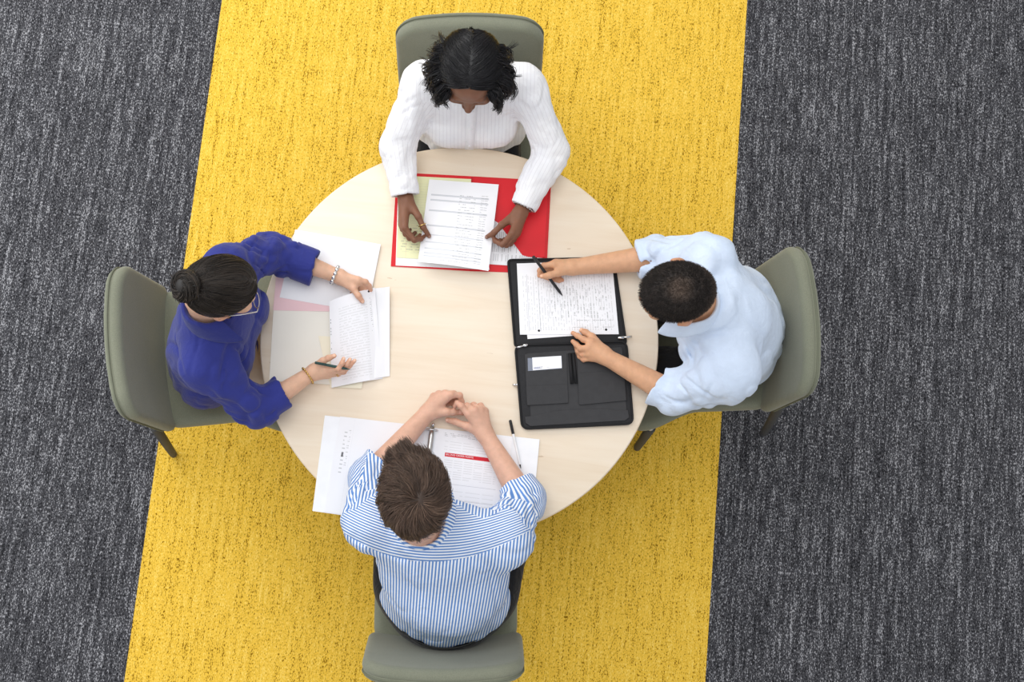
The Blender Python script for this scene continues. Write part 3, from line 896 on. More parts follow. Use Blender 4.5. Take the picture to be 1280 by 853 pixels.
# ---- white ring binder (near side)
M['binder'] = plain('white_vinyl', (240, 241, 245), .45, .35, 0, .02)
bi = empty('ring_binder', 'open white ring binder under the arms of the man in the striped shirt', 'binder')
sheet('left_cover', quad([(406, 519.5), (533, 534), (516, 657), (390.5, 639)], T + .0050), M['binder'], parent=bi, thick=.0035)
sheet('right_cover', quad([(546, 535.5), (674.5, 549.5), (663, 672), (530, 659)], T + .0050), M['binder'], parent=bi, thick=.0035)
sheet('spine', quad([(533, 534), (546, 535.5), (530, 659), (516, 657)], T + .0040), M['binder'], parent=bi, thick=.0032)
mech = mesh_obj('ring_mechanism', *tube([P(540.5, 533.5, T + .007), P(539, 545, T + .008), P(526, 645, T + .008)], [.006, .0085, .0085], 12), M['steel'], bi)
for t in (.02, .38, .75):
    c = P(540, 536, T + .010) * (1 - t) + P(526, 645, T + .010) * t
    a_ = unit(P(533, 534, 0) - P(546, 535.5, 0)); pts = []
    for k in range(25):
        an = 2 * math.pi * k / 24; pts.append(c + a_ * .019 * math.cos(an) + V(0, 0, .006 + .012 * math.sin(an)))
    mesh_obj('ring', *tube(pts[:-1], .0017, 8, closed=True), M['chrome'], mech)
x = mesh_obj('lever', *tube([P(541, 533, T + .010), P(541.5, 529, T + .012)], [.004, .005], 10), M['chrome'], mech)
M['left_page'] = page('binder_left_page', (241, 241, 245), [('text', .020, .030, .12, .245, .012, .28, .55, .010, 120, .75), ('text', .034, .040, .14, .25, .0065, .4, .5, .006, 110, .7), ('bar', .022, .028, .168, .182, (60, 60, 66), .85), ('bar', .046, .0464, .0, .29, (214, 214, 220), .8)])
for k, (pts, z, lb) in enumerate((([(425, 520.8), (532, 533), (514, 655), (405, 640)], T + .0070, 'white printed page turned over on the left side of the ring binder'),)):
    sheet('binder_page', quad(pts, z), M['left_page'], lb, thick=.0014)
M['order'] = page('binder_right_page', (244, 244, 247), [('bar', .034, .185, .196, .2075, (214, 50, 62), 1.0), ('text', .026, .185, .256, .268, .004, .4, .8, .012, 110, .75),
    ('text', .030, .190, .130, .190, .0066, .3, .85, .03, 196, .7), ('text', .030, .190, .214, .245, .008, .2, .9, .04, 196, .7), ('bar', .03, .195, .116, .1172, (190, 190, 196), .8), ('bar', .03, .19, .070, .0712, (176, 176, 184), .8), ('text', .03, .19, .02, .10, .012, .18, .8, .05, 200, .6)])
sheet('binder_page', quad([(546, 536.5), (640, 549), (631, 664), (530.5, 652)], T + .0072), M['order'], 'white form page with a red heading bar on the right side of the ring binder', thick=.0014)
# heading on the red bar
def text_on(s, a, b, z, size, mat, parent, label=None, name='lettering'):
    cu = bpy.data.curves.new('lettering', 'FONT'); cu.body = s; cu.size = size; cu.extrude = .0001; cu.align_x = 'LEFT'; cu.align_y = 'BOTTOM'
    o = bpy.data.objects.new('t', cu); COL.objects.link(o)
    dg = bpy.context.evaluated_depsgraph_get(); me = bpy.data.meshes.new_from_object(o.evaluated_get(dg)); bpy.data.objects.remove(o)
    d = unit((b - a) * V(1, 1, 0)); me.materials.append(mat)
    t = bpy.data.objects.new(name, me); COL.objects.link(t)
    t.matrix_world = Matrix.Translation(Vector((a[0], a[1], z))) @ Matrix.Rotation(math.atan2(d[1], d[0]), 4, 'Z')
    if parent is not None:
        t.parent = parent; t.matrix_parent_inverse = parent.matrix_world.inverted()
    return t
M['ink_white'] = plain('white_ink', (250, 236, 236), .6)
bp = [o for o in bpy.data.objects if o.name.startswith('binder_page')][-1]
_q = quad([(546, 536.5), (640, 549), (631, 664), (530.5, 652)], T + .0072)
_w = (np.linalg.norm(_q[1] - _q[0]) + np.linalg.norm(_q[2] - _q[3])) / 2; _h = (np.linalg.norm(_q[0] - _q[3]) + np.linalg.norm(_q[1] - _q[2])) / 2
def on_page(u, v):
    u /= _w; v /= _h; return (_q[3] * (1 - u) + _q[2] * u) * (1 - v) + (_q[0] * (1 - u) + _q[1] * u) * v
text_on('BILLING ORDER FORMS', on_page(.037, .1985), on_page(.18, .1985), T + .0074, .0078, M['ink_white'], bp)

# ---- pens
M['pen_black'] = plain('black_pen_barrel', (34, 34, 36), .35, .5)
M['pen_green'] = plain('dark_green_pen_barrel', (28, 66, 62), .3, .5)
M['pen_white'] = plain('white_pen_barrel', (238, 238, 240), .35, .5)
def pen(label, a, b, r, mat, tipmat, capmat=None, cap=0, clip=True):
    a = np.asarray(a, float); b = np.asarray(b, float); d = unit(b - a); L = np.linalg.norm(b - a)
    rt = empty('pen', label, 'pen', tuple(a))
    br = mesh_obj('barrel', *tube([a, a + d * .001, a + d * L * .30, a + d * (L - .020), a + d * (L - .012)], [r * .8, r, r * 1.02, r, r * .75], 18), mat, rt); auto_smooth(br, 50)
    mesh_obj('tip', *tube([a + d * (L - .0125), a + d * (L - .004), b], [r * .74, r * .35, r * .12], 14), tipmat, rt)
    if cap:
        cp = mesh_obj('cap', *tube([a - d * .002, a, a + d * cap, a + d * (cap + .001)], [r * .9, r * 1.25, r * 1.25, r * 1.0], 18), capmat, rt); auto_smooth(cp, 50)
    if clip:
        s = unit(np.cross(d, V(0, 0, 1))); n = np.cross(s, d); n = n if n[2] > 0 else -n
        q = a + n * (r * 1.45 if cap else r * 1.25)
        mesh_obj('clip', *tube([a + n * r * .8 + d * .002, q + d * .004, q + d * .034], [.0014, .0014, .0012], 8), capmat or tipmat, rt)
    return rt
pen('slim black pen held in the hand of the man in pale blue', P(666.3, 320.5, T + .088), P(703.2, 370, T + .0152), .0046, M['pen_black'], M['pen_black'])
pen('dark green pen lying across the open palm of the woman in blue', P(393.5, 453.5, .848), P(437.8, 462.2, .834), .0040, M['pen_green'], M['pen_green'])
pen('white pen with a black cap on the right edge of the ring binder', P(637.8, 526.2, T + .0125), P(651, 586, T + .0125), .0036, M['pen_white'], M['pen_black'], M['pen_black'], .040)
# ------------------------------------------------------------------ people
def hand(wrist, **f):
    h = {'wrist': P(*wrist)}
    for k, js in f.items(): h[k] = [P(*j) for j in js]
    return h

H_A_R = hand((506.5, 246, .790), thumb=[(512, 252, .79), (523, 271, .803), (529, 284, .795), (536.5, 295.5, .775)],
    index=[(506, 285, .812), (518, 300.5, .800), (526, 299, .785), (530, 295.5, .772)],
    middle=[(503.5, 284, .800), (512, 298, .784), (521, 299, .770), (525, 294, .764)],
    ring=[(502, 281, .786), (507, 293, .768), (514, 296, .758), (519, 291, .757)],
    pinky=[(501.5, 277, .774), (503, 287, .760), (508, 291, .756), (513, 287, .755)])
H_A_L = hand((652, 263, .790), thumb=[(643, 270, .79), (627, 281.5, .803), (617.5, 291, .793), (608.5, 296.5, .777)],
    index=[(640.5, 291, .812), (628, 306, .798), (619, 301.5, .785), (616.5, 295.5, .778)],
    middle=[(644, 293, .802), (633, 306.5, .784), (624, 304.5, .770), (620, 299.5, .766)],
    ring=[(646.5, 292.5, .789), (638, 305, .768), (629, 305.5, .758), (625, 300, .757)],
    pinky=[(648, 289.5, .777), (642.5, 300, .761), (635, 302, .756), (630, 298.5, .756)])
H_L_L = hand((421, 345, .782), thumb=[(431, 352, .785), (441.5, 361, .792), (448, 370, .789), (453, 377, .781)],
    index=[(447.5, 350, .800), (457, 352.5, .793), (461.5, 357.5, .778), (463.5, 363, .769)],
    middle=[(446.5, 352.5, .795), (455.5, 356, .778), (456.5, 362, .766), (453, 366, .764)],
    ring=[(444.5, 354.5, .785), (451.5, 359, .768), (450.5, 364.5, .760), (446, 367, .759)],
    pinky=[(441.5, 356, .778), (446.5, 361.5, .764), (443.5, 366, .758), (439, 367, .757)])
H_L_R = hand((389, 467, .800), thumb=[(396.5, 456.5, .815), (403.5, 451.5, .830), (410.5, 448, .838), (418, 445, .838)],
    index=[(413, 462.5, .822), (423, 461, .836), (427.5, 454.5, .846), (429.5, 448.5, .847)],
    middle=[(412.5, 466, .809), (428, 463, .821), (433.5, 456, .832), (437.5, 449.5, .834)],
    ring=[(411.5, 468.5, .796), (429.5, 465, .800), (437, 457.5, .808), (443.5, 451, .812)],
    pinky=[(409, 470, .783), (423, 468, .780), (431, 462, .784), (436.5, 456, .789)])
H_R_R = hand((718, 334, .780), thumb=[(709, 337, .790), (697.5, 341, .803), (687, 344.2, .808), (677.5, 345.5, .803)],
    index=[(692, 330.5, .803), (679.5, 332.5, .797), (675, 338.5, .786), (674, 345, .778)],
    middle=[(694.5, 329, .791), (680.5, 336.5, .780), (682, 346, .768), (691, 350.5, .764)],
    ring=[(698, 329.5, .779), (686, 340, .766), (691, 348, .758), (699, 351.5, .758)],
    pinky=[(702, 331.5, .770), (693, 341, .760), (697.5, 347.5, .756), (703, 350.5, .756)])
H_R_L = hand((757.5, 446.5, .784), thumb=[(750, 434, .778), (740, 421.5, .776), (732, 416, .770), (727, 413.2, .764)],
    index=[(739, 428, .792), (729.5, 424.5, .788), (722, 420, .774), (716, 416.5, .763)],
    middle=[(736, 435.5, .793), (726, 436, .786), (720.5, 431, .771), (716, 427, .762)],
    ring=[(737, 442.5, .786), (728, 443, .774), (722.5, 439, .762), (720, 433.5, .757)],
    pinky=[(739.5, 448, .778), (729.5, 449.5, .766), (724.5, 446, .757), (721.5, 441, .755)])
H_D_L = hand((533, 517.5, .780), thumb=[(546, 516.5, .788), (558.5, 515, .793), (566.5, 515.3, .787), (573.5, 516, .779)],
    index=[(564, 493.5, .812), (574.5, 494.5, .804), (577, 502, .789), (571.5, 506, .779)],
    middle=[(556, 492.5, .803), (567.5, 492.5, .787), (572, 500, .770), (566, 506, .763)],
    ring=[(548.5, 493, .789), (560, 494, .771), (565.5, 500.5, .759), (560, 506, .756)],
    pinky=[(542, 495.5, .776), (551.5, 497, .762), (557.5, 502, .756), (553, 507, .754)])
H_D_R = hand((609, 547, .782), thumb=[(596, 535, .784), (583, 533, .784), (569, 527.3, .775), (559.5, 525.5, .768)],
    index=[(585.5, 518, .807), (576.5, 508, .812), (571.5, 504, .804), (568.5, 508, .797)],
    middle=[(593, 513.5, .806), (584, 507.5, .796), (577.5, 510.5, .782), (578, 517, .776)],
    ring=[(600.5, 512.5, .796), (592, 506.5, .778), (585.5, 510.5, .765), (585, 517.5, .760)],
    pinky=[(606.5, 514, .784), (601, 507, .768), (594.5, 508.5, .758), (592.5, 514, .756)])

def person_fig(label, origin, **kw):
    f = Fig(); f.female = False; f.build = 1.0; f.hs = 1.0; f.hip = .088; f.wst = .06; f.push = .012; f.ear = .083; f.bum = 0.0; f.depth = 1.0
    for k, v in kw.items(): setattr(f, k, v)
    f.root = empty('person', label, 'person', origin)
    f.hA, f.hc = head_frame(f.head, f.face, f.up)
    return f

def build_body(f, mat):
    sd = SDF()
    add_torso(sd, f)
    S, F, U = f.tS, f.tF, f.tU
    hn = f.hc + (V(0, -.025, -.07) * f.hs) @ f.hA
    rn = .050 if not f.female else .045
    sd.add(Cone(f.neck - U * .03, hn, rn * 1.12, rn), .03)
    for sh, el, hd in ((f.shL, f.elL, f.handL), (f.shR, f.elR, f.handR)):
        sd.add(Cone(sh, el, .050 * f.build, .040 * f.build), .03)
        add_hand(sd, hd, el, not f.female, .041 * f.build)
    L = add_head(sd, f)
    f.L = L
    v, q = sd.mesh(.0029)
    v = relax(v, q, 1, .4)
    o = mesh_obj('body', v, q, M[mat], f.root)
    tint = np.zeros((len(v), 4)); tint[:, 3] = 1
    for hd in (f.handL, f.handR): hand_tints(v, hd, tint, .9 if f.female else 1)
    loc = (v - f.hc) @ f.hA.T / f.hs
    near = np.linalg.norm(loc, axis=1) < .16
    lip = near & (loc[:, 1] > .082)
    d = np.hypot(loc[:, 0] / .022, (loc[:, 2] + .062) / .011); tint[:, 0] = np.where(lip, np.maximum(tint[:, 0], .9 * (1 - smooth01(d, .8, 1.15))), tint[:, 0])
    for s in (-1, 1):
        d = np.hypot((loc[:, 0] - s * .034) / .021, (loc[:, 2] - .027 + .004 * np.abs((loc[:, 0] - s * .03) / .02)) / .0045)
        tint[:, 1] = np.where(near & (loc[:, 1] > .05), np.maximum(tint[:, 1], .85 * (1 - smooth01(d, .7, 1.2))), tint[:, 1])
        d = np.hypot((loc[:, 0] - s * .031) / .014, (loc[:, 2] - .000) / .0022)
        tint[:, 1] = np.where(near & (loc[:, 1] > .05), np.maximum(tint[:, 1], .9 * (1 - smooth01(d, .7, 1.2))), tint[:, 1])
        e = near & (s * loc[:, 0] > .07) & (np.abs(loc[:, 2]) < .05) & (np.abs(loc[:, 1] + .01) < .04)
        tint[:, 0] = np.where(e, np.maximum(tint[:, 0], .6), tint[:, 0])
    nose = np.linalg.norm(loc - V(0, .115, -.028), axis=1); tint[:, 0] = np.maximum(tint[:, 0], .45 * (1 - smooth01(nose, .006, .024)))
    set_attr(o, 'tint', tint, 'FLOAT_COLOR')
    f.body = o
    return o

def sleeve(sd, sh, el, cuff, r0, r1, r2, arm_r, roll=None, k=.03):
    """upper sleeve, lower sleeve to the cuff, opened at the end; roll=(length, extra) rolled cuff"""
    d = unit(cuff - el)
    sd.add(Cone(sh, el, r0, r1), k); sd.add(Cone(el, cuff + d * .02, r1, r2), .02)
    sd.cut(cuff, d, .14, .001)
    if roll:
        sd.add(Cone(cuff - d * (roll[0]), cuff + d * .03, r2 + roll[1] * .6, r2 + roll[1]), .002)
        sd.cut(cuff, d, .14, .001)
    sd.sub(Cone(cuff - d * .030, cuff + d * .06, arm_r, arm_r + .004), .002)

def cloth_noise(sd, f, chest, amp=.005, fr=(11, 11, 5), seed=1, R=.5):
    sd.disp(drape(chest, np.array([f.tS, f.tF, f.tU]), R, amp, fr, seed))

def collar(f, mat, parent, r=.062, stand=.03, fall=.038, point=.03, gap=28, lean=.0, name='collar', rise=.0, spread=1.0):
    """folded shirt collar round the neck, open at the front"""
    ax = unit((f.hc + (V(0, -.03, -.07) * f.hs) @ f.hA) - f.neck)
    Sx = unit(f.tS - ax * np.dot(f.tS, ax)); Fx = np.cross(ax, Sx)
    c0 = f.neck + ax * rise
    n = 64
    prof = [(0.0, 0.0), (.002, stand * .5), (.003, stand * .9), (.006, stand + .003), (.011, stand), (.016, stand - fall * .35), (.021, stand - fall * .7), (.024, stand - fall)]
    vs, fs = [], []
    for i in range(n + 1):
        u = i / n; a = math.radians(gap + (360 - 2 * gap) * u) - math.pi / 2 + math.pi    # starts at the front
        a = math.radians(90 + gap + (360 - 2 * gap) * u)
        front = max(0, math.sin(a)); 
        ell = 1 + .06 * front
        for j, (dr, h) in enumerate(prof):
            ext = point * front ** 3 if j >= 5 else 0
            rr = (r * ell + dr * spread * (1 + .4 * front) + ext * .55 * (j - 4) / 3)
            hh = h - front * .022 - (ext * (j - 4) / 3 * .8 if j >= 5 else 0) + lean * math.sin(a)
            vs.append(c0 + rr * (math.cos(a) * Sx + math.sin(a) * Fx) + ax * hh)
    m = len(prof)
    for i in range(n):
        for j in range(m - 1):
            fs.append((i * m + j, i * m + j + 1, (i + 1) * m + j + 1, (i + 1) * m + j))
    o = mesh_obj(name, vs, fs, M[mat], parent)
    md = o.modifiers.new('thick', 'SOLIDIFY'); md.thickness = .0022; md.offset = 0
    ss = o.modifiers.new('sub', 'SUBSURF'); ss.levels = 1; ss.render_levels = 1
    return o

def trousers(f, mat, name='trousers', r=1.0, skirt=False, seed=3):
    sd = SDF(); A = torso_frame(f); S = f.tS
    Sh = unit(S * V(1, 1, 0)); Fh = np.cross(V(0, 0, 1), Sh)
    sd.add(Ell(f.pelvis + V(0, 0, .012) - Fh * f.bum, V(.174 * f.build, .138, .122), np.array([Sh, Fh, V(0, 0, 1)])), .03)
    for kn, an, s in ((f.knL, f.anL, -1), (f.knR, f.anR, 1)):
        hip = f.pelvis + Sh * s * f.hip + Fh * .02
        sd.add(Cone(hip, kn, .088 * r * f.build, .064 * r), .04)
        sd.add(Cone(kn, an + V(0, 0, .03), .062 * r, .052 * r), .02)
        sd.cut(an + V(0, 0, .01), V(0, 0, -1), .12)
        sd.disp(folds(hip, kn, .004, 16, .11, seed))
        sd.disp(folds(kn, an, .004, 16, .09, seed + 2))
    sd.cut(f.pelvis + V(0, 0, f.wst), V(0, 0, 1), .3)
    v, q = sd.mesh(.006); v = relax(v, q, 1)
    o = mesh_obj(name, v, q, M[mat], f.root)
    for an, s in ((f.anL, -1), (f.anR, 1)):
        Z = an[2]
        sd = SDF(); a = V(an[0], an[1], 0)
        sd.add(Ell(a + Fh * -.01 + V(0, 0, .042), V(.036, .045, .045), np.array([Sh, Fh, V(0, 0, 1)])), .02)
        sd.add(Ell(a + Fh * .09 + V(0, 0, .034), V(.044, .105, .036), np.array([Sh, Fh, V(0, 0, 1)])), .03)
        sd.cut(a + V(0, 0, .0045) + Fh * .05, V(0, 0, -1), .4)
        v, q = sd.mesh(.006); mesh_obj('shoe', relax(v, q, 1), q, M['black_leather'], f.root)
    return o

def eyes(f):
    m = M.get('eye')
    if m is None:
        m = plain('eye_white_and_iris', (232, 228, 222), .2, .5, 0, .02); M['eye'] = m
        M['iris'] = plain('dark_brown_iris', (30, 20, 16), .15, .5, 0, .02)
    for s in (-1, 1):
        bm = bmesh.new(); bmesh.ops.create_uvsphere(bm, u_segments=24, v_segments=16, radius=.0118 * f.hs)
        c = f.L(s * .031, .0795, -.001); look = unit(V(0, .8, -.6) @ f.hA)
        x, y, z = frame_of(look); R = Matrix((x, y, z)).transposed()
        for v in bm.verts: v.co = R @ v.co
        for fc in bm.faces:
            if fc.calc_center_median().normalized().dot(Vector(look)) > .86: fc.material_index = 1
        bmesh.ops.translate(bm, verts=bm.verts, vec=Vector(c))
        o = bm_obj('eye', bm, m, f.root); o.data.materials.append(M['iris'])

# ---- hair: thin tapered strands grown over the scalp
def strands_mesh(paths, widths, shades, taper=.35):
    """paths (n, m, 3) -> three-sided tapered fibres"""
    n, m, _ = paths.shape
    T = np.gradient(paths, axis=1); T /= np.linalg.norm(T, axis=2, keepdims=True) + 1e-9
    ref = np.array([.31, .17, .93]); X = np.cross(T, ref); X /= np.linalg.norm(X, axis=2, keepdims=True) + 1e-9; Y = np.cross(T, X)
    t = np.linspace(0, 1, m); w = widths[:, None] * (1 - (1 - taper) * t ** 2)[None]; w[:, -1] *= .3
    vs = []
    for k in range(3):
        a = 2 * math.pi * k / 3
        vs.append(paths + w[..., None] * (math.cos(a) * X + math.sin(a) * Y))
    Vv = np.stack(vs, 2).reshape(-1, 3)
    base = (np.arange(n)[:, None] * m + np.arange(m - 1)[None]) * 3
    q = []
    for k in range(3):
        k2 = (k + 1) % 3
        q.append(np.stack([base + k, base + k2, base + 3 + k2, base + 3 + k], -1).reshape(-1, 4))
    sh = np.repeat(shades, m * 3)
    return Vv, np.concatenate(q), sh

def merge(*parts):
    vs, qs, sh = [], [], []; b = 0
    for v, q, s in parts:
        vs.append(v); qs.append(q + b); sh.append(s); b += len(v)
    return np.concatenate(vs), np.concatenate(qs), np.concatenate(sh)

SK_C = V(0, -.010, .032); SK_R = V(.0755, .098, .092)
def grow(f, dirs, length, lift, step, bend, seed, m=9, jit=.12, gravity=0.0, wave=0.0):
    """dirs: unit directions (n,3) in head space from the skull centre; bend(p_unit) -> direction field in head space"""
    g = np.random.default_rng(seed); n = len(dirs)
    u = dirs.copy(); paths = np.zeros((n, m, 3)); L = length * (1 + g.normal(0, .12, n)); lf = lift * (.5 + g.random(n) * .9)
    jd = g.normal(0, jit, (n, 3))
    free = None
    for i in range(m):
        r = SK_R + (lf * (.25 + .75 * i / (m - 1)))[:, None]
        p = SK_C + u * r
        paths[:, i] = p
        d = bend(u, i / (m - 1)) + jd
        d -= u * (d * u).sum(1, keepdims=True); d /= np.linalg.norm(d, axis=1, keepdims=True) + 1e-9
        u = u + d * (L / m / .09)[:, None]; u /= np.linalg.norm(u, axis=1, keepdims=True)
    return paths

def to_world(f, paths): return f.hc + f.hs * (paths @ f.hA)

def sphere_dirs(n, seed):
    g = np.random.default_rng(seed); d = g.normal(size=(n, 3)); return d / np.linalg.norm(d, axis=1, keepdims=True)

def hair_region(u, front=.55, side=-.25, back=-.55):
    """scalp mask on unit directions: hairline by direction"""
    f_, z, s = u[:, 1], u[:, 2], np.abs(u[:, 0])
    line = np.where(f_ > 0, front * np.clip(f_ * 1.25, 0, 1) ** 1.5 + side * (1 - np.clip(f_ * 1.25, 0, 1) ** 1.5), side + (back - side) * np.clip(-f_ * 1.3, 0, 1))
    return z > line
def shirt_obj(f, sd, mat, h=.0045, it=2):
    v, q = sd.mesh(h); v = relax(v, q, it)
    return mesh_obj('shirt', v, q, M[mat], f.root), v, q

def seg_axis(p, a, b):
    x, y, d = frame_of(b - a); r = p - a
    return np.arctan2(r @ y, r @ x)

def corner_stripes(o, v, q, fn):
    """fn(points, face centres) -> stripe coordinate per face corner"""
    fc = v[q].mean(1)
    vals = np.stack([fn(v[q[:, k]], fc) for k in range(4)], 1)
    set_attr(o, 'stripe', vals.ravel(), 'FLOAT', 'CORNER')

def neck_opening(sd, f, r, up=.0):
    ax = unit((f.hc + (V(0, -.03, -.07) * f.hs) @ f.hA) - f.neck)
    sd.cut(f.neck + ax * (.012 + up), ax, .12, .002)
    sd.sub(Cone(f.neck - ax * .02, f.neck + ax * .12, r, r + .004), .003)

# ================================================================== woman in the white blouse (far side of the table)
A_ = f = person_fig('woman with shoulder-length black hair in a white blouse reading a sheet above a red folder', (-.04, .74, 0),
    female=True, ear=.075, build=.88, hs=.97, head=P(588, 88, 1.165), face=V(.03, -.93, -.36), up=V(.02, -.36, .93),
    pelvis=V(-.045, .765, .58), neck=P(592, 92, 1.035), shL=P(655, 106, .950), shR=P(529, 102, .950),
    elL=P(690, 189, .815), elR=P(497, 183, .82), handL=H_A_L, handR=H_A_R,
    knL=V(.10, .34, .52), knR=V(-.17, .33, .52), anL=V(.09, .36, .085), anR=V(-.15, .35, .085))
build_body(f, 'skin_dark'); eyes(f)
sd = SDF(); chest, waist = add_torso(sd, f, .012, .006)
sd.add(Cone(f.pelvis + V(0, -.02, .02), f.pelvis + V(0, -.02, .16), .185, .150, (f.tF, .86)), .05)
cuR = P(509, 251, .788); cuL = P(650, 257, .788)
cuR = f.elR + (H_A_R['wrist'] - f.elR) * .97; cuL = f.elL + (H_A_L['wrist'] - f.elL) * .95
sleeve(sd, f.shR, f.elR, cuR, .056, .052, .041, .032)
sleeve(sd, f.shL, f.elL, cuL, .056, .052, .041, .032)
for a, b, s_ in ((f.shR, f.elR, 1), (f.elR, cuR, 2), (f.shL, f.elL, 3), (f.elL, cuL, 4)): sd.disp(folds(a, b, .0050, 20, .085, s_, .05, .9))
cloth_noise(sd, f, chest, .005, (13, 13, 4), 3)
neck_opening(sd, f, .052)
sd.cut(f.pelvis + V(0, 0, .02), V(0, 0, -1), .3)
o, v, q = shirt_obj(f, sd, 'white_blouse'); f.shirt = o
def st(p, c, f=f):
    t, d = seg_t(c, f.shL, f.elL); t2, d2 = seg_t(c, f.elL, f.handL['wrist']); t3, d3 = seg_t(c, f.shR, f.elR); t4, d4 = seg_t(c, f.elR, f.handR['wrist'])
    lat = (p - f.neck) @ f.tS
    dt = np.abs((c - f.neck) @ f.tS) 
    r = lat.copy()
    for (a, b, dd, tt) in ((f.shL, f.elL, d, t), (f.elL, f.handL['wrist'], d2, t2), (f.shR, f.elR, d3, t3), (f.elR, f.handR['wrist'], d4, t4)):
        m = (dd < .07) & ((tt > .16) | (dt > .19)); r = np.where(m, seg_axis(p, a, b) * .05, r)
    return r
corner_stripes(o, v, q, st)
collar(f, 'white_blouse', o, .056, .022, .034, .03, 34)
# placket with buttons down the front
pts = []
shm = (f.shL + f.shR) / 2
for i in range(14):
    t = i / 13; pts.append(f.neck * (1 - t) + (f.pelvis + V(0, 0, .09)) * t)
from mathutils.bvhtree import BVHTree
bv = BVHTree.FromPolygons([tuple(x) for x in v], [tuple(map(int, x)) for x in q])
line = []
for p_ in pts:
    hit = bv.ray_cast(Vector(p_ + f.tF * .4), Vector(-f.tF), .6)
    if hit[0] is not None: line.append(np.array(hit[0]) + f.tF * .0015)
vs, fs = [], []
for p_ in line:
    for s in (-1, 1):
        vs.append(p_ + f.tS * s * .014)
for i in range(len(line) - 1): fs.append((2 * i, 2 * i + 1, 2 * i + 3, 2 * i + 2))
pk = mesh_obj('placket', vs, fs, M['white_blouse'], o); md = pk.modifiers.new('t', 'SOLIDIFY'); md.thickness = .003; md.offset = 0
set_attr(pk, 'stripe', np.zeros(len(vs)))
for i in range(2, len(line) - 1, 3):
    x, y, z = frame_of(f.tF)
    vv, ff = tube([line[i] + f.tF * .001, line[i] + f.tF * .004], [.0052, .0048], 16); mesh_obj('button', vv, ff, M['white_blouse'], pk)
trousers(f, 'black_trouser')

def bracelet(name, hd, el, t, r, mat, parent, label, links=14, size=.0045, flat=False):
    w = hd['wrist']; ax = unit(w - el); c = w - ax * t; x, y, _ = frame_of(ax)
    parts = []
    for k in range(links):
        a = 2 * math.pi * k / links; p_ = c + r * (math.cos(a) * x + math.sin(a) * y)
        tg = -math.sin(a) * x + math.cos(a) * y
        parts.append(tube([p_ - tg * size * 1.25, p_ - tg * size * .5, p_ + tg * size * .5, p_ + tg * size * 1.25], [size * .35, size, size, size * .35], 8))
    parts.append(tube([c + r * (math.cos(2 * math.pi * k / 40) * x + math.sin(2 * math.pi * k / 40) * y) for k in range(40)], size * .45, 6, closed=True))
    o = mesh_obj(name, *join(*parts), M[mat], parent); o['label'] = label
    return o
bracelet('bracelet', H_A_L, f.elL, .012, .030, 'steel', f.root, 'thin silver bracelet at the cuff', 18, .004)
def ring(hd, fg, i, t, r, mat, parent, label):
    j = hd[fg]; a, b = j[i], j[i + 1]; c = a + (b - a) * t; x, y, d = frame_of(b - a)
    pts = [c + r * (math.cos(2 * math.pi * k / 28) * x + math.sin(2 * math.pi * k / 28) * y) for k in range(28)]
    o = mesh_obj('finger_ring', *tube(pts, .0016, 8, closed=True), M[mat], parent); o['label'] = label
ring(H_A_R, 'thumb', 1, .8, .0112, 'gold', f.root, 'thin gold finger ring')

# hair: centre parting, loose waves to the shoulders
def hair_cap(f, off, front, side, back, mat, h=.005, amp=.002):
    sd = SDF(); c = f.hc + f.hs * (SK_C @ f.hA)
    def fn(p):
        q = ((p - c) @ f.hA.T) / f.hs; r = SK_R + off
        k0 = np.sqrt(((q / r) ** 2).sum(1)); k1 = np.sqrt(((q / r ** 2) ** 2).sum(1)) + 1e-9; d = k0 * (k0 - 1) / k1
        u = q / (np.linalg.norm(q, axis=1, keepdims=True) + 1e-9)
        f_, z = u[:, 1], u[:, 2]
        a = np.clip(f_ * 1.25, 0, 1) ** 1.5
        line = np.where(f_ > 0, front * a + side * (1 - a), side + (back - side) * np.clip(-f_ * 1.3, 0, 1))
        e = (line - z) * np.linalg.norm(q, axis=1)
        inner = -(d + off + .006)
        return np.maximum(np.maximum(d - amp * vnoise(q * 90), e * .8), inner) * f.hs
    sd.add(Fn(fn, c, .125 * f.hs), .001)
    return sd.mesh(h)

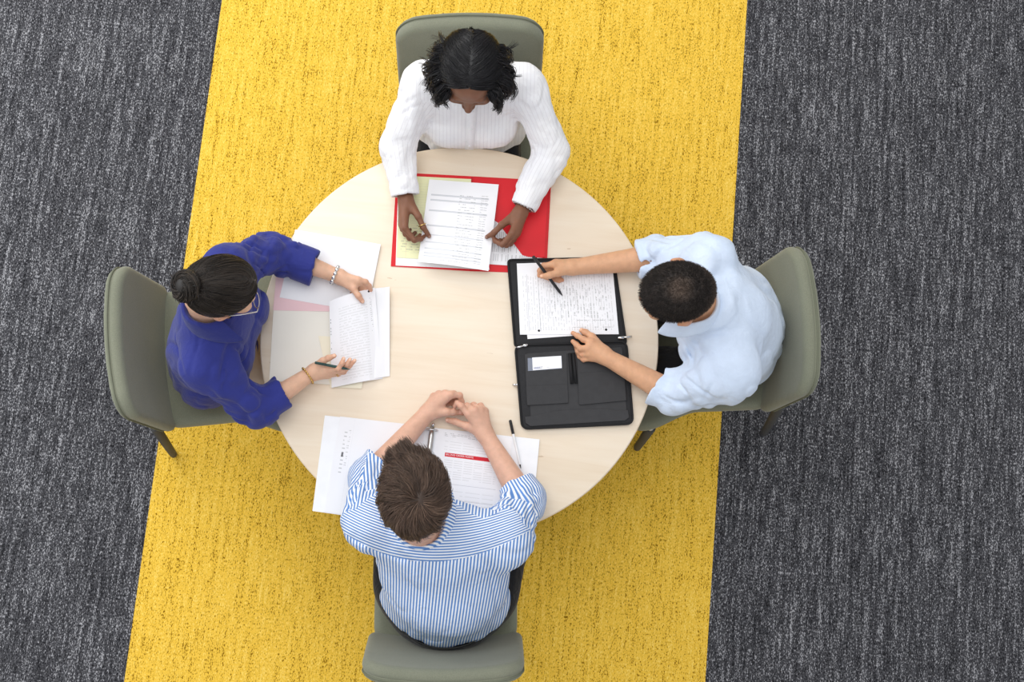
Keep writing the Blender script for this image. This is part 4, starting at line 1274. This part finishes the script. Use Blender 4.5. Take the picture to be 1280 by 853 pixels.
def wavy_hair(f):
    g = np.random.default_rng(3)
    part = []
    n = 11000
    d = sphere_dirs(40000, 5)
    d = d[hair_region(d, 1.15, -.10, -.50)][:n]
    def bend(u, t):
        s = np.sign(u[:, 0] + .02)                                 # away from the parting, then down and back
        v = np.stack([s * .8 * np.clip(1.2 - np.abs(u[:, 0]), 0.15, 1), -.35 - .25 * (u[:, 1] < .3), -.55 - .4 * np.abs(u[:, 0])], 1)
        return v
    paths = grow(f, d, .15, .016, 0, bend, 6, 12, .07)
    W = to_world(f, paths)
    sh = np.clip(g.normal(.35, .2, len(W)), 0, 1)
    a = strands_mesh(W, np.full(len(W), .0008), sh)
    # loose locks falling beside the face to the shoulders, curling at the ends
    locks = []; lsh = []; lw = []
    for i in range(84):
        side = -1 if i % 2 else 1
        ang = g.uniform(-.95, 1.0)                                    # 0 beside, + towards the back
        u = unit(V(side * math.cos(ang * .75), -math.sin(ang * .75) + .18, .12 + g.normal(0, .15)))
        p0 = f.hc + f.hs * ((SK_C + u * (SK_R + .008)) @ f.hA)
        out = unit(u @ f.hA * V(1, 1, .2)); L = g.uniform(.10, .18) * (.75 if ang < -.2 else 1)
        ph = g.uniform(0, 6.28); amp = g.uniform(.004, .011); fx, fy, fz = frame_of(V(out[0], out[1], -1.2))
        m = 22; t = np.linspace(0, 1, m)
        spine = p0[None] + np.outer(t * L * (.25 + .45 * (1 - t)), out) + np.outer(-(t ** 1.15) * L * .80, V(0, 0, 1)) 
        curl = np.outer(amp * t * np.cos(ph + 7 * t), fx) + np.outer(amp * t * np.sin(ph + 7 * t), fy)
        ctr = spine + curl
        for k in range(16):
            o1 = g.normal(0, .0042, 3); o2 = g.normal(0, .0030, 3)
            locks.append(ctr + o1[None] * (1 - .5 * t[:, None]) + o2[None] * t[:, None] + .002 * np.sin(9 * t[:, None] + g.uniform(0, 6)))
            lsh.append(np.clip(g.normal(.3, .22), 0, 1)); lw.append(.0012)
    for i in range(46):                                              # hair over the nape
        a0 = g.uniform(-.95, .95); u = unit(V(math.sin(a0), -math.cos(a0), -.15 + g.normal(0, .12))); t = np.linspace(0, 1, 22)
        p0 = f.hc + f.hs * ((SK_C + u * (SK_R + .006)) @ f.hA); out = unit((u @ f.hA) * V(1, 1, 0)); L = g.uniform(.09, .13); ph = g.uniform(0, 6.28)
        base = p0[None] + np.outer(t * .014 + .006 * np.sin(ph + 6 * t) * t, out) - np.outer(t * L, V(0, 0, 1))
        for k in range(16):
            locks.append(base + g.normal(0, .0042, 3)[None] + np.outer(t, g.normal(0, .004, 3))); lsh.append(np.clip(g.normal(.3, .2), 0, 1)); lw.append(.0012)
    for i in range(26):                                              # fine curls flicking outwards over the shoulder
        u = unit(V(-.85 if i % 4 == 0 else .9, -.25 + g.normal(0, .25), .05 + g.normal(0, .2)))
        p0 = f.hc + f.hs * ((SK_C + u * (SK_R + .012)) @ f.hA); out = unit((u @ f.hA) * V(1, 1, 0) + g.normal(0, .25, 3) * V(1, 1, .2)); t = np.linspace(0, 1, 22)
        L = g.uniform(.04, .075); tw = g.uniform(2.5, 5.0) * (1 if i % 2 else -1); nx = np.cross(out, V(0, 0, 1))
        base = p0[None] + np.outer(t * L * .75, out) + np.outer(L * .30 * (1 - np.cos(tw * t)) / 2, nx) + np.outer(-t * .03, V(0, 0, 1)) + np.outer(L * .16 * np.sin(tw * t), out)
        for k in range(5):
            locks.append(base + g.normal(0, .0018, 3)[None] + np.outer(t, g.normal(0, .003, 3))); lsh.append(.25); lw.append(.0010)
    b = strands_mesh(np.array(locks), np.array(lw), np.array(lsh))
    cv, cq = hair_cap(f, .004, 1.12, -.12, -.55, 'hair_black')
    cv = relax(cv, cq, 2)
    v, q, s = merge((cv, cq, np.full(len(cv), .12)), a, b)
    # flyaways on the crown
    o = mesh_obj('hair', v, q, M['hair_black'], f.root); set_attr(o, 'shade', s)
wavy_hair(A_)

# ================================================================== woman in the royal blue shirt (left side)
L_ = f = person_fig('woman with a dark hair bun and glasses in a royal blue shirt with rolled cuffs', (-.78, -.08, 0),
    female=True, ear=.075, build=.88, hs=.97, head=P(274, 363, 1.155), face=V(.77, .27, -.58), up=V(.55, .19, .81),
    depth=.80, pelvis=V(-.765, -.085, .58), neck=P(262, 384, 1.045), shL=P(285, 335, .960), shR=P(254, 458, .960),
    elL=P(338, 312, .812), elR=P(322, 512, .818), handL=H_L_L, handR=H_L_R,
    knL=V(-.40, .06, .52), knR=V(-.40, -.14, .52), anL=V(-.42, .06, .085), anR=V(-.42, -.14, .085))
build_body(f, 'skin_light'); eyes(f)
sd = SDF(); chest, waist = add_torso(sd, f, .014, .012)
sd.add(Cone(f.pelvis + V(0, 0, .03), f.pelvis + V(.01, 0, .16), .160, .148, (f.tF, .74)), .05)
cuL = P(394, 324, .790); cuR = P(357, 494, .806)
cuL = f.elL + (H_L_L['wrist'] - f.elL) * .66; cuR = f.elR + (H_L_R['wrist'] - f.elR) * .50
sleeve(sd, f.shL, f.elL, cuL, .060, .054, .048, .036, (.050, .0045))
sleeve(sd, f.shR, f.elR, cuR, .060, .054, .048, .036, (.050, .0045))
for a, b, s_ in ((f.shL, f.elL, 1), (f.shR, f.elR, 3)): sd.disp(folds(a, b, .011, 20, .095, s_, .15, 1.0))
for a, b, s_ in ((f.elL, cuL - .05 * unit(cuL - f.elL), 2), (f.elR, cuR - .05 * unit(cuR - f.elR), 4)): sd.disp(folds(a, b, .011, 26, .085, s_, -.1, .9))
cloth_noise(sd, f, chest, .011, (9, 9, 5), 8)
neck_opening(sd, f, .054)
sd.cut(f.pelvis + V(0, 0, -.01), V(0, 0, -1), .3)
o, v, q = shirt_obj(f, sd, 'navy'); f.shirt = o
collar(f, 'navy_shade', o, .051, .034, .066, .05, 32, rise=.008, spread=1.5)
trousers(f, 'beige_trouser')
bracelet('watch_bracelet', H_L_L, f.elL, .006, .0265, 'chrome', f.root, 'chunky silver link watch bracelet', 12, .0062)
bracelet('bracelet', H_L_R, f.elR, .012, .0265, 'gold', f.root, 'thin gold bead bracelet', 20, .0032)
ring(H_L_R, 'ring', 0, .55, .0105, 'gold', f.root, 'thin gold finger ring')
# glasses
gl = empty('glasses', None, None); gl.parent = f.root; gl.location = (0, 0, 0)
def gpt(s, ff, u): return f.L(s, ff, u)
for s in (-1, 1):
    pts = [gpt(s * .034 + .024 * math.cos(a) , .110 - .10 * (.034 + .024 * math.cos(a) * s) ** 2 * 30 * .2, -.004 + .017 * math.sin(a)) for a in [2 * math.pi * k / 32 for k in range(32)]]
    mesh_obj('rim', *tube(pts, .0013, 8, closed=True), M['steel'], gl)
    pts = [gpt(s * .058, .106, .004), gpt(s * .072, .098, .006), gpt(s * .079, .04, .012), gpt(s * .080, 0, .014), gpt(s * .079, -.02, .004)]
    mesh_obj('temple', *tube(pts, .0017, 8), M['chrome'], gl)
mesh_obj('bridge', *tube([gpt(-.011, .110, .002), gpt(0, .113, .006), gpt(.011, .110, .002)], .0014, 8), M['steel'], gl)

def bun_hair(f):
    g = np.random.default_rng(11)
    d = sphere_dirs(50000, 6); d = d[hair_region(d, .52, -.58, -.86)][:15000]
    bunu = unit(V(.02, -.93, .30))
    def bend(u, t):
        return bunu[None] - u + 0
    # off-centre parting: hair first sweeps sideways from it
    def bend2(u, t):
        s = np.sign(u[:, 0] - .12); w = np.clip(u[:, 1] * 1.2, 0, 1)[:, None] * np.clip(1 - t * 1.2, 0, 1)
        side = np.stack([s, np.zeros(len(u)), -.2 + np.zeros(len(u))], 1)
        b = bunu[None] - u; b = b / (np.linalg.norm(b, axis=1, keepdims=True) + 1e-6)
        return b * (1 - .75 * w) + side * .75 * w
    paths = grow(f, d, .14, .013, 0, bend2, 4, 12, .04)
    W = to_world(f, paths)
    a = strands_mesh(W, np.full(len(W), .0008), np.clip(g.normal(.35, .22, len(W)), 0, 1))
    # twisted bun
    bc = f.hc + f.hs * ((SK_C + bunu * (SK_R + .030)) @ f.hA); ax = unit(bunu @ f.hA); x, y, _ = frame_of(ax)
    coils = []
    for i in range(900):
        ph = g.uniform(0, 6.28); tr = g.uniform(.006, .020); th = g.uniform(0, 6.28); m = 14; t = np.linspace(0, 1, m)
        A_ = ph + t * g.uniform(2.0, 3.6); B_ = th + t * 2.2
        R_ = .024 + tr * np.cos(B_)
        coils.append(bc + np.outer(R_ * np.cos(A_), x) + np.outer(R_ * np.sin(A_), y) + np.outer(tr * np.sin(B_) * 1.2, ax) + g.normal(0, .0015, 3))
    for i in range(70):                                              # loose ends sticking out
        ph = g.uniform(0, 6.28); m = 14; t = np.linspace(0, 1, m); r0 = g.uniform(.03, .042); L = g.uniform(.006, .022)
        dr = math.cos(ph) * x + math.sin(ph) * y
        tg = -math.sin(ph) * x + math.cos(ph) * y
        coils.append(bc + np.outer(r0 + L * t * .7, dr) + np.outer(L * t ** 1.6 * g.uniform(-.8, 1.2), tg) + np.outer(g.normal(0, .012) + L * .3 * t * g.normal(), ax))
    b = strands_mesh(np.array(coils), np.full(len(coils), .0013), np.clip(g.normal(.3, .2, len(coils)), 0, 1))
    cv, cq = hair_cap(f, .004, .46, -.60, -.88, 'hair_soft_black'); cv = relax(cv, cq, 2)
    sd = SDF(); sd.add(Ell(bc, V(.034, .034, .024), np.array([x, y, ax])), .01); bvv, bq = sd.mesh(.004)
    v, q, s = merge((cv, cq, np.full(len(cv), .15)), (bvv, bq, np.full(len(bvv), .1)), a, b)
    o = mesh_obj('hair', v, q, M['hair_soft_black'], f.root); set_attr(o, 'shade', s)
bun_hair(L_)

# ================================================================== man in the pale blue shirt (right side)
R_ = f = person_fig('man with cropped black hair in a pale blue shirt writing with a black pen', (.80, .11, 0),
    build=1.0, hs=1.0, head=P(847, 366, 1.185), face=V(-.86, -.10, -.50), up=V(-.50, -.22, .84),
    pelvis=V(.84, .118, .585), neck=P(864, 379, 1.064), shL=P(916, 463, .97), shR=P(888, 325, .98),
    elL=P(842, 493, .805), elR=P(820, 322, .808), handL=H_R_L, handR=H_R_R,
    knL=V(.40, -.02, .53), knR=V(.40, .20, .53), anL=V(.40, -.03, .085), anR=V(.40, .20, .085), hip=.12, wst=.085)
build_body(f, 'skin_tan'); eyes(f)
sd = SDF(); chest, waist = add_torso(sd, f, .016, .022)
sd.add(Cone(f.pelvis + V(0, 0, .03), f.pelvis + V(-.01, 0, .17), .175, .168, (f.tF, .80)), .05)
cuR = f.elR + (H_R_R['wrist'] - f.elR) * .22; cuL = f.elL + (H_R_L['wrist'] - f.elL) * .24
sleeve(sd, f.shR, f.elR, cuR, .070, .060, .055, .044, (.055, .004))
sleeve(sd, f.shL, f.elL, cuL, .070, .060, .055, .044, (.055, .004))
for a, b, s_ in ((f.shR, f.elR, 5), (f.shL, f.elL, 7)): sd.disp(folds(a, b, .0105, 17, .10, s_, .05, .95))
cloth_noise(sd, f, chest, .013, (7, 7, 4), 21)
neck_opening(sd, f, .060)
sd.cut(f.pelvis + V(0, 0, .058), V(0, 0, -1), .3)
o, v, q = shirt_obj(f, sd, 'paleblue'); f.shirt = o
collar(f, 'paleblue', o, .064, .028, .046, .035, 26)
trousers(f, 'black_trouser')
# cropped hair: close cap with stubble, thinner on the crown
def buzz(f):
    g = np.random.default_rng(2)
    cv, cq = hair_cap(f, .004, .56, -.05, -.55, 'hair_buzz', .0035, .0012); cv = relax(cv, cq, 1)
    def fade(p):
        u = ((p - f.hc) @ f.hA.T) / f.hs - SK_C; u /= np.linalg.norm(u, axis=1, keepdims=True)
        c1 = np.arccos(np.clip(u @ unit(V(.02, -.42, .90)), -1, 1))
        cr = .55 * (1 - smooth01(c1, .05, .50)) + .5 * (1 - smooth01(u[:, 2], -.35, .30)) * (u[:, 1] < .6)
        return np.clip(cr + .1 * vnoise(u * 9), 0, 1)
    d = sphere_dirs(30000, 8); d = d[hair_region(d, .57, -.04, -.53)][:9000]
    bend = lambda u, t: np.stack([u[:, 0] * .2, np.ones(len(u)), -.3 * np.ones(len(u))], 1)
    paths = grow(f, d, .010, .0045, 0, bend, 5, 3, .3)
    paths = np.stack([SK_C + (paths[:, i] - SK_C) * (1 + .028 * i) for i in range(3)], 1)
    W = to_world(f, paths)
    a = strands_mesh(W, np.full(len(W), .0006), np.zeros(len(W)), .6)
    v, q, s = merge((cv, cq, np.zeros(len(cv))), a)
    o = mesh_obj('hair', v, q, M['hair_buzz'], f.root); set_attr(o, 'fade', fade(v))
buzz(R_)

# ================================================================== man in the striped shirt (near side)
D_ = f = person_fig('man with tousled brown hair in a blue and white striped shirt resting hands together', (.03, -.75, 0),
    build=1.03, depth=.84, push=-.012, wst=.075, bum=.024, hip=.13, hs=1.0, head=P(518, 625, 1.185), face=V(-.10, .84, -.54), up=V(-.04, .54, .84),
    pelvis=V(.0305, -.770, .585), neck=P(527, 650, 1.055), shL=P(467, 656, .965), shR=P(630, 672, .965),
    elL=P(463, 597, .818), elR=P(656, 627, .818), handL=H_D_L, handR=H_D_R,
    knL=V(-.17, -.36, .53), knR=V(.23, -.36, .53), anL=V(-.16, -.36, .085), anR=V(.22, -.35, .085))
build_body(f, 'skin_pale'); eyes(f)
sd = SDF(); chest, waist = add_torso(sd, f, .016, .016)
sd.add(Cone(f.pelvis + V(0, 0, .03), f.pelvis + V(0, .01, .17), .160, .158, (f.tF, .80)), .05)
cuL = f.elL + (H_D_L['wrist'] - f.elL) * .22; cuR = f.elR + (H_D_R['wrist'] - f.elR) * .24
sleeve(sd, f.shL, f.elL, cuL, .072, .060, .055, .044, (.05, .004))
sleeve(sd, f.shR, f.elR, cuR, .072, .060, .055, .044, (.05, .004))
for a, b, s_ in ((f.shL, f.elL, 15), (f.shR, f.elR, 17)): sd.disp(folds(a, b, .0105, 17, .10, s_, .05, .95))
cloth_noise(sd, f, chest, .008, (9, 9, 3.5), 31)
def pleat(p, d, f=f):                                              # box pleat under the yoke, and the yoke seam
    Fh = unit(f.tF * V(1, 1, 0)); h = (p - f.neck) @ Fh; lat = (p - f.neck) @ f.tS; back = ((p - chest) @ f.tF < -.02)
    s0 = -.110 + 1.3 * lat ** 2
    m = back & (h < s0) & (h > s0 - .09) & (p[:, 2] > .7)
    fade = np.clip(1 - (s0 - h) / .09, 0, 1)
    d = d + np.where(m, (.005 * np.exp(-((np.abs(lat) - .017) / .005) ** 2) - .003 * np.exp(-(lat / .014) ** 4)) * fade, 0)
    sm = back & (np.abs(lat) < .2) & (p[:, 2] > .8)
    return d + np.where(sm, .0025 * np.exp(-((h - s0) / .004) ** 2), 0)
sd.disp(pleat)
neck_opening(sd, f, .060)
sd.cut(f.pelvis + V(0, 0, .062), V(0, 0, -1), .3)
o, v, q = shirt_obj(f, sd, 'striped', .004); f.shirt = o
def st(p, c, f=f):
    S, F, Uu = f.tS, f.tF, f.tU
    lat = (p - f.neck) @ S; up = (p - f.neck) @ Uu
    lc = (c - f.neck) @ S; uc = (c - f.neck) @ Uu; fc = (c - f.neck) @ F
    r = lat * (1 + .35 * np.clip(-up - .1, 0, 1))
    Fh = unit(F * V(1, 1, 0)); h = (p - f.neck) @ Fh; hc_ = (c - f.neck) @ Fh
    yoke = hc_ > -.110 + 1.3 * lc ** 2
    r = np.where(yoke, h * 1.25 - 1.3 * lat ** 2, r)
    r = np.where((fc > .035) & (uc < -.035), lat, r)
    for (a, b) in ((f.shL, f.elL), (f.shR, f.elR), (f.elL, f.handL['wrist']), (f.elR, f.handR['wrist'])):
        t, dd = seg_t(c, a, b); m = ((np.abs(lc) > .185) & ((t > .13) | (a is not f.shL and a is not f.shR))) | ((t > .3) & (dd < .075) & (np.abs(lc) > .13))
        m &= dd < .11
        r = np.where(m, seg_axis(p, a, b) * .062, r)
    return r
corner_stripes(o, v, q, st)
cl = collar(f, 'striped', o, .064, .028, .044, .03, 26)
me = cl.data
set_attr(cl, 'stripe', [np.array(w.co) @ unit(f.tF * V(1, 1, .3)) for w in me.vertices])
trousers(f, 'black_trouser')
x_ = unit(f.tS * V(1, 1, 0)); y_ = np.cross(V(0, 0, 1), x_)
pts = [f.pelvis - y_ * f.bum + V(0, 0, .066) + x_ * .156 * math.cos(a) + y_ * .128 * math.sin(a) for a in [2 * math.pi * k / 60 for k in range(60)]]
vs, fs = [], []
for i, p_ in enumerate(pts):
    vs += [p_ + V(0, 0, -.016), p_ + V(0, 0, .016)]
for i in range(60):
    j = (i + 1) % 60; fs.append((2 * i, 2 * j, 2 * j + 1, 2 * i + 1))
bo = mesh_obj('belt', vs, fs, M['black_leather'], f.root); md = bo.modifiers.new('t', 'SOLIDIFY'); md.thickness = .004

def tousled(f):
    g = np.random.default_rng(21)
    d = sphere_dirs(70000, 9); d = d[hair_region(d, .60, -.12, -.76)][:16000]
    wh = unit(V(.22, -.62, .75))                                       # whorl at the crown
    def bend(u, t):
        rad = u - wh[None]; tg = np.cross(wh[None], u)
        v = rad / (np.linalg.norm(rad, axis=1, keepdims=True) + 1e-6) + .55 * tg + np.array([0, .35, -.1])
        cl = np.stack([vnoise(u * 7 + 3), vnoise(u * 7 + 13), vnoise(u * 7 + 23)], 1)
        return v + .55 * cl
    paths = grow(f, d, .055, .013, 0, bend, 10, 9, .10)
    t = np.linspace(0, 1, 9)
    lift = np.abs(vnoise(d * 8 + 40)) * .016
    up = (paths - SK_C) / np.linalg.norm(paths - SK_C, axis=2, keepdims=True)
    paths = paths + up * (lift[:, None] * np.sin(t * 2.2)[None])[..., None]
    front = (d[:, 1] > .45)[:, None, None] * (t ** 2)[None, :, None]
    paths = paths + front * np.where(d[:, :1] < .15, 1.7, .8)[:, None, :] * np.array([-.004, .020, .010])
    W = to_world(f, paths)
    sh = np.clip(.38 + .30 * vnoise(d * 10) + g.normal(0, .16, len(W)), 0, 1)
    a = strands_mesh(W, np.full(len(W), .0008), sh, .4)
    cv, cq = hair_cap(f, .006, .52, -.16, -.80, 'hair_brown'); cv = relax(cv, cq, 2)
    v, q, s = merge((cv, cq, np.full(len(cv), .10)), a)
    o = mesh_obj('hair', v, q, M['hair_brown'], f.root); set_attr(o, 'shade', s)
tousled(D_)
# ------------------------------------------------------------------ light: soft daylight from tall windows beyond the far side of the room
w = bpy.data.worlds.new('daylight'); SC.world = w; w.use_nodes = True
bg = w.node_tree.nodes['Background']; bg.inputs['Color'].default_value = (.96, .975, 1, 1); bg.inputs['Strength'].default_value = .68
def area(name, loc, target, sx, sy, power, col):
    l = bpy.data.lights.new(name, 'AREA'); l.shape = 'RECTANGLE'; l.size = sx; l.size_y = sy; l.energy = power; l.color = col
    o = bpy.data.objects.new(name, l); COL.objects.link(o); o.location = loc
    o.rotation_euler = (Vector(target) - Vector(loc)).to_track_quat('-Z', 'Y').to_euler()
    return o
area('window_light', (-2.4, 4.2, 3.6), (0, .3, .5), 4.6, 2.6, 170, (1, .985, .96))
area('ceiling_light', (-.6, .6, 6.2), (0, 0, 0), 4.0, 4.0, 130, (1, 1, 1))
area('side_fill_light', (-3.9, .8, 2.4), (-1.2, .3, .2), 4.0, 1.8, 55, (.93, .97, 1))  # added cool fill to lighten the grey carpet on the left, no window there
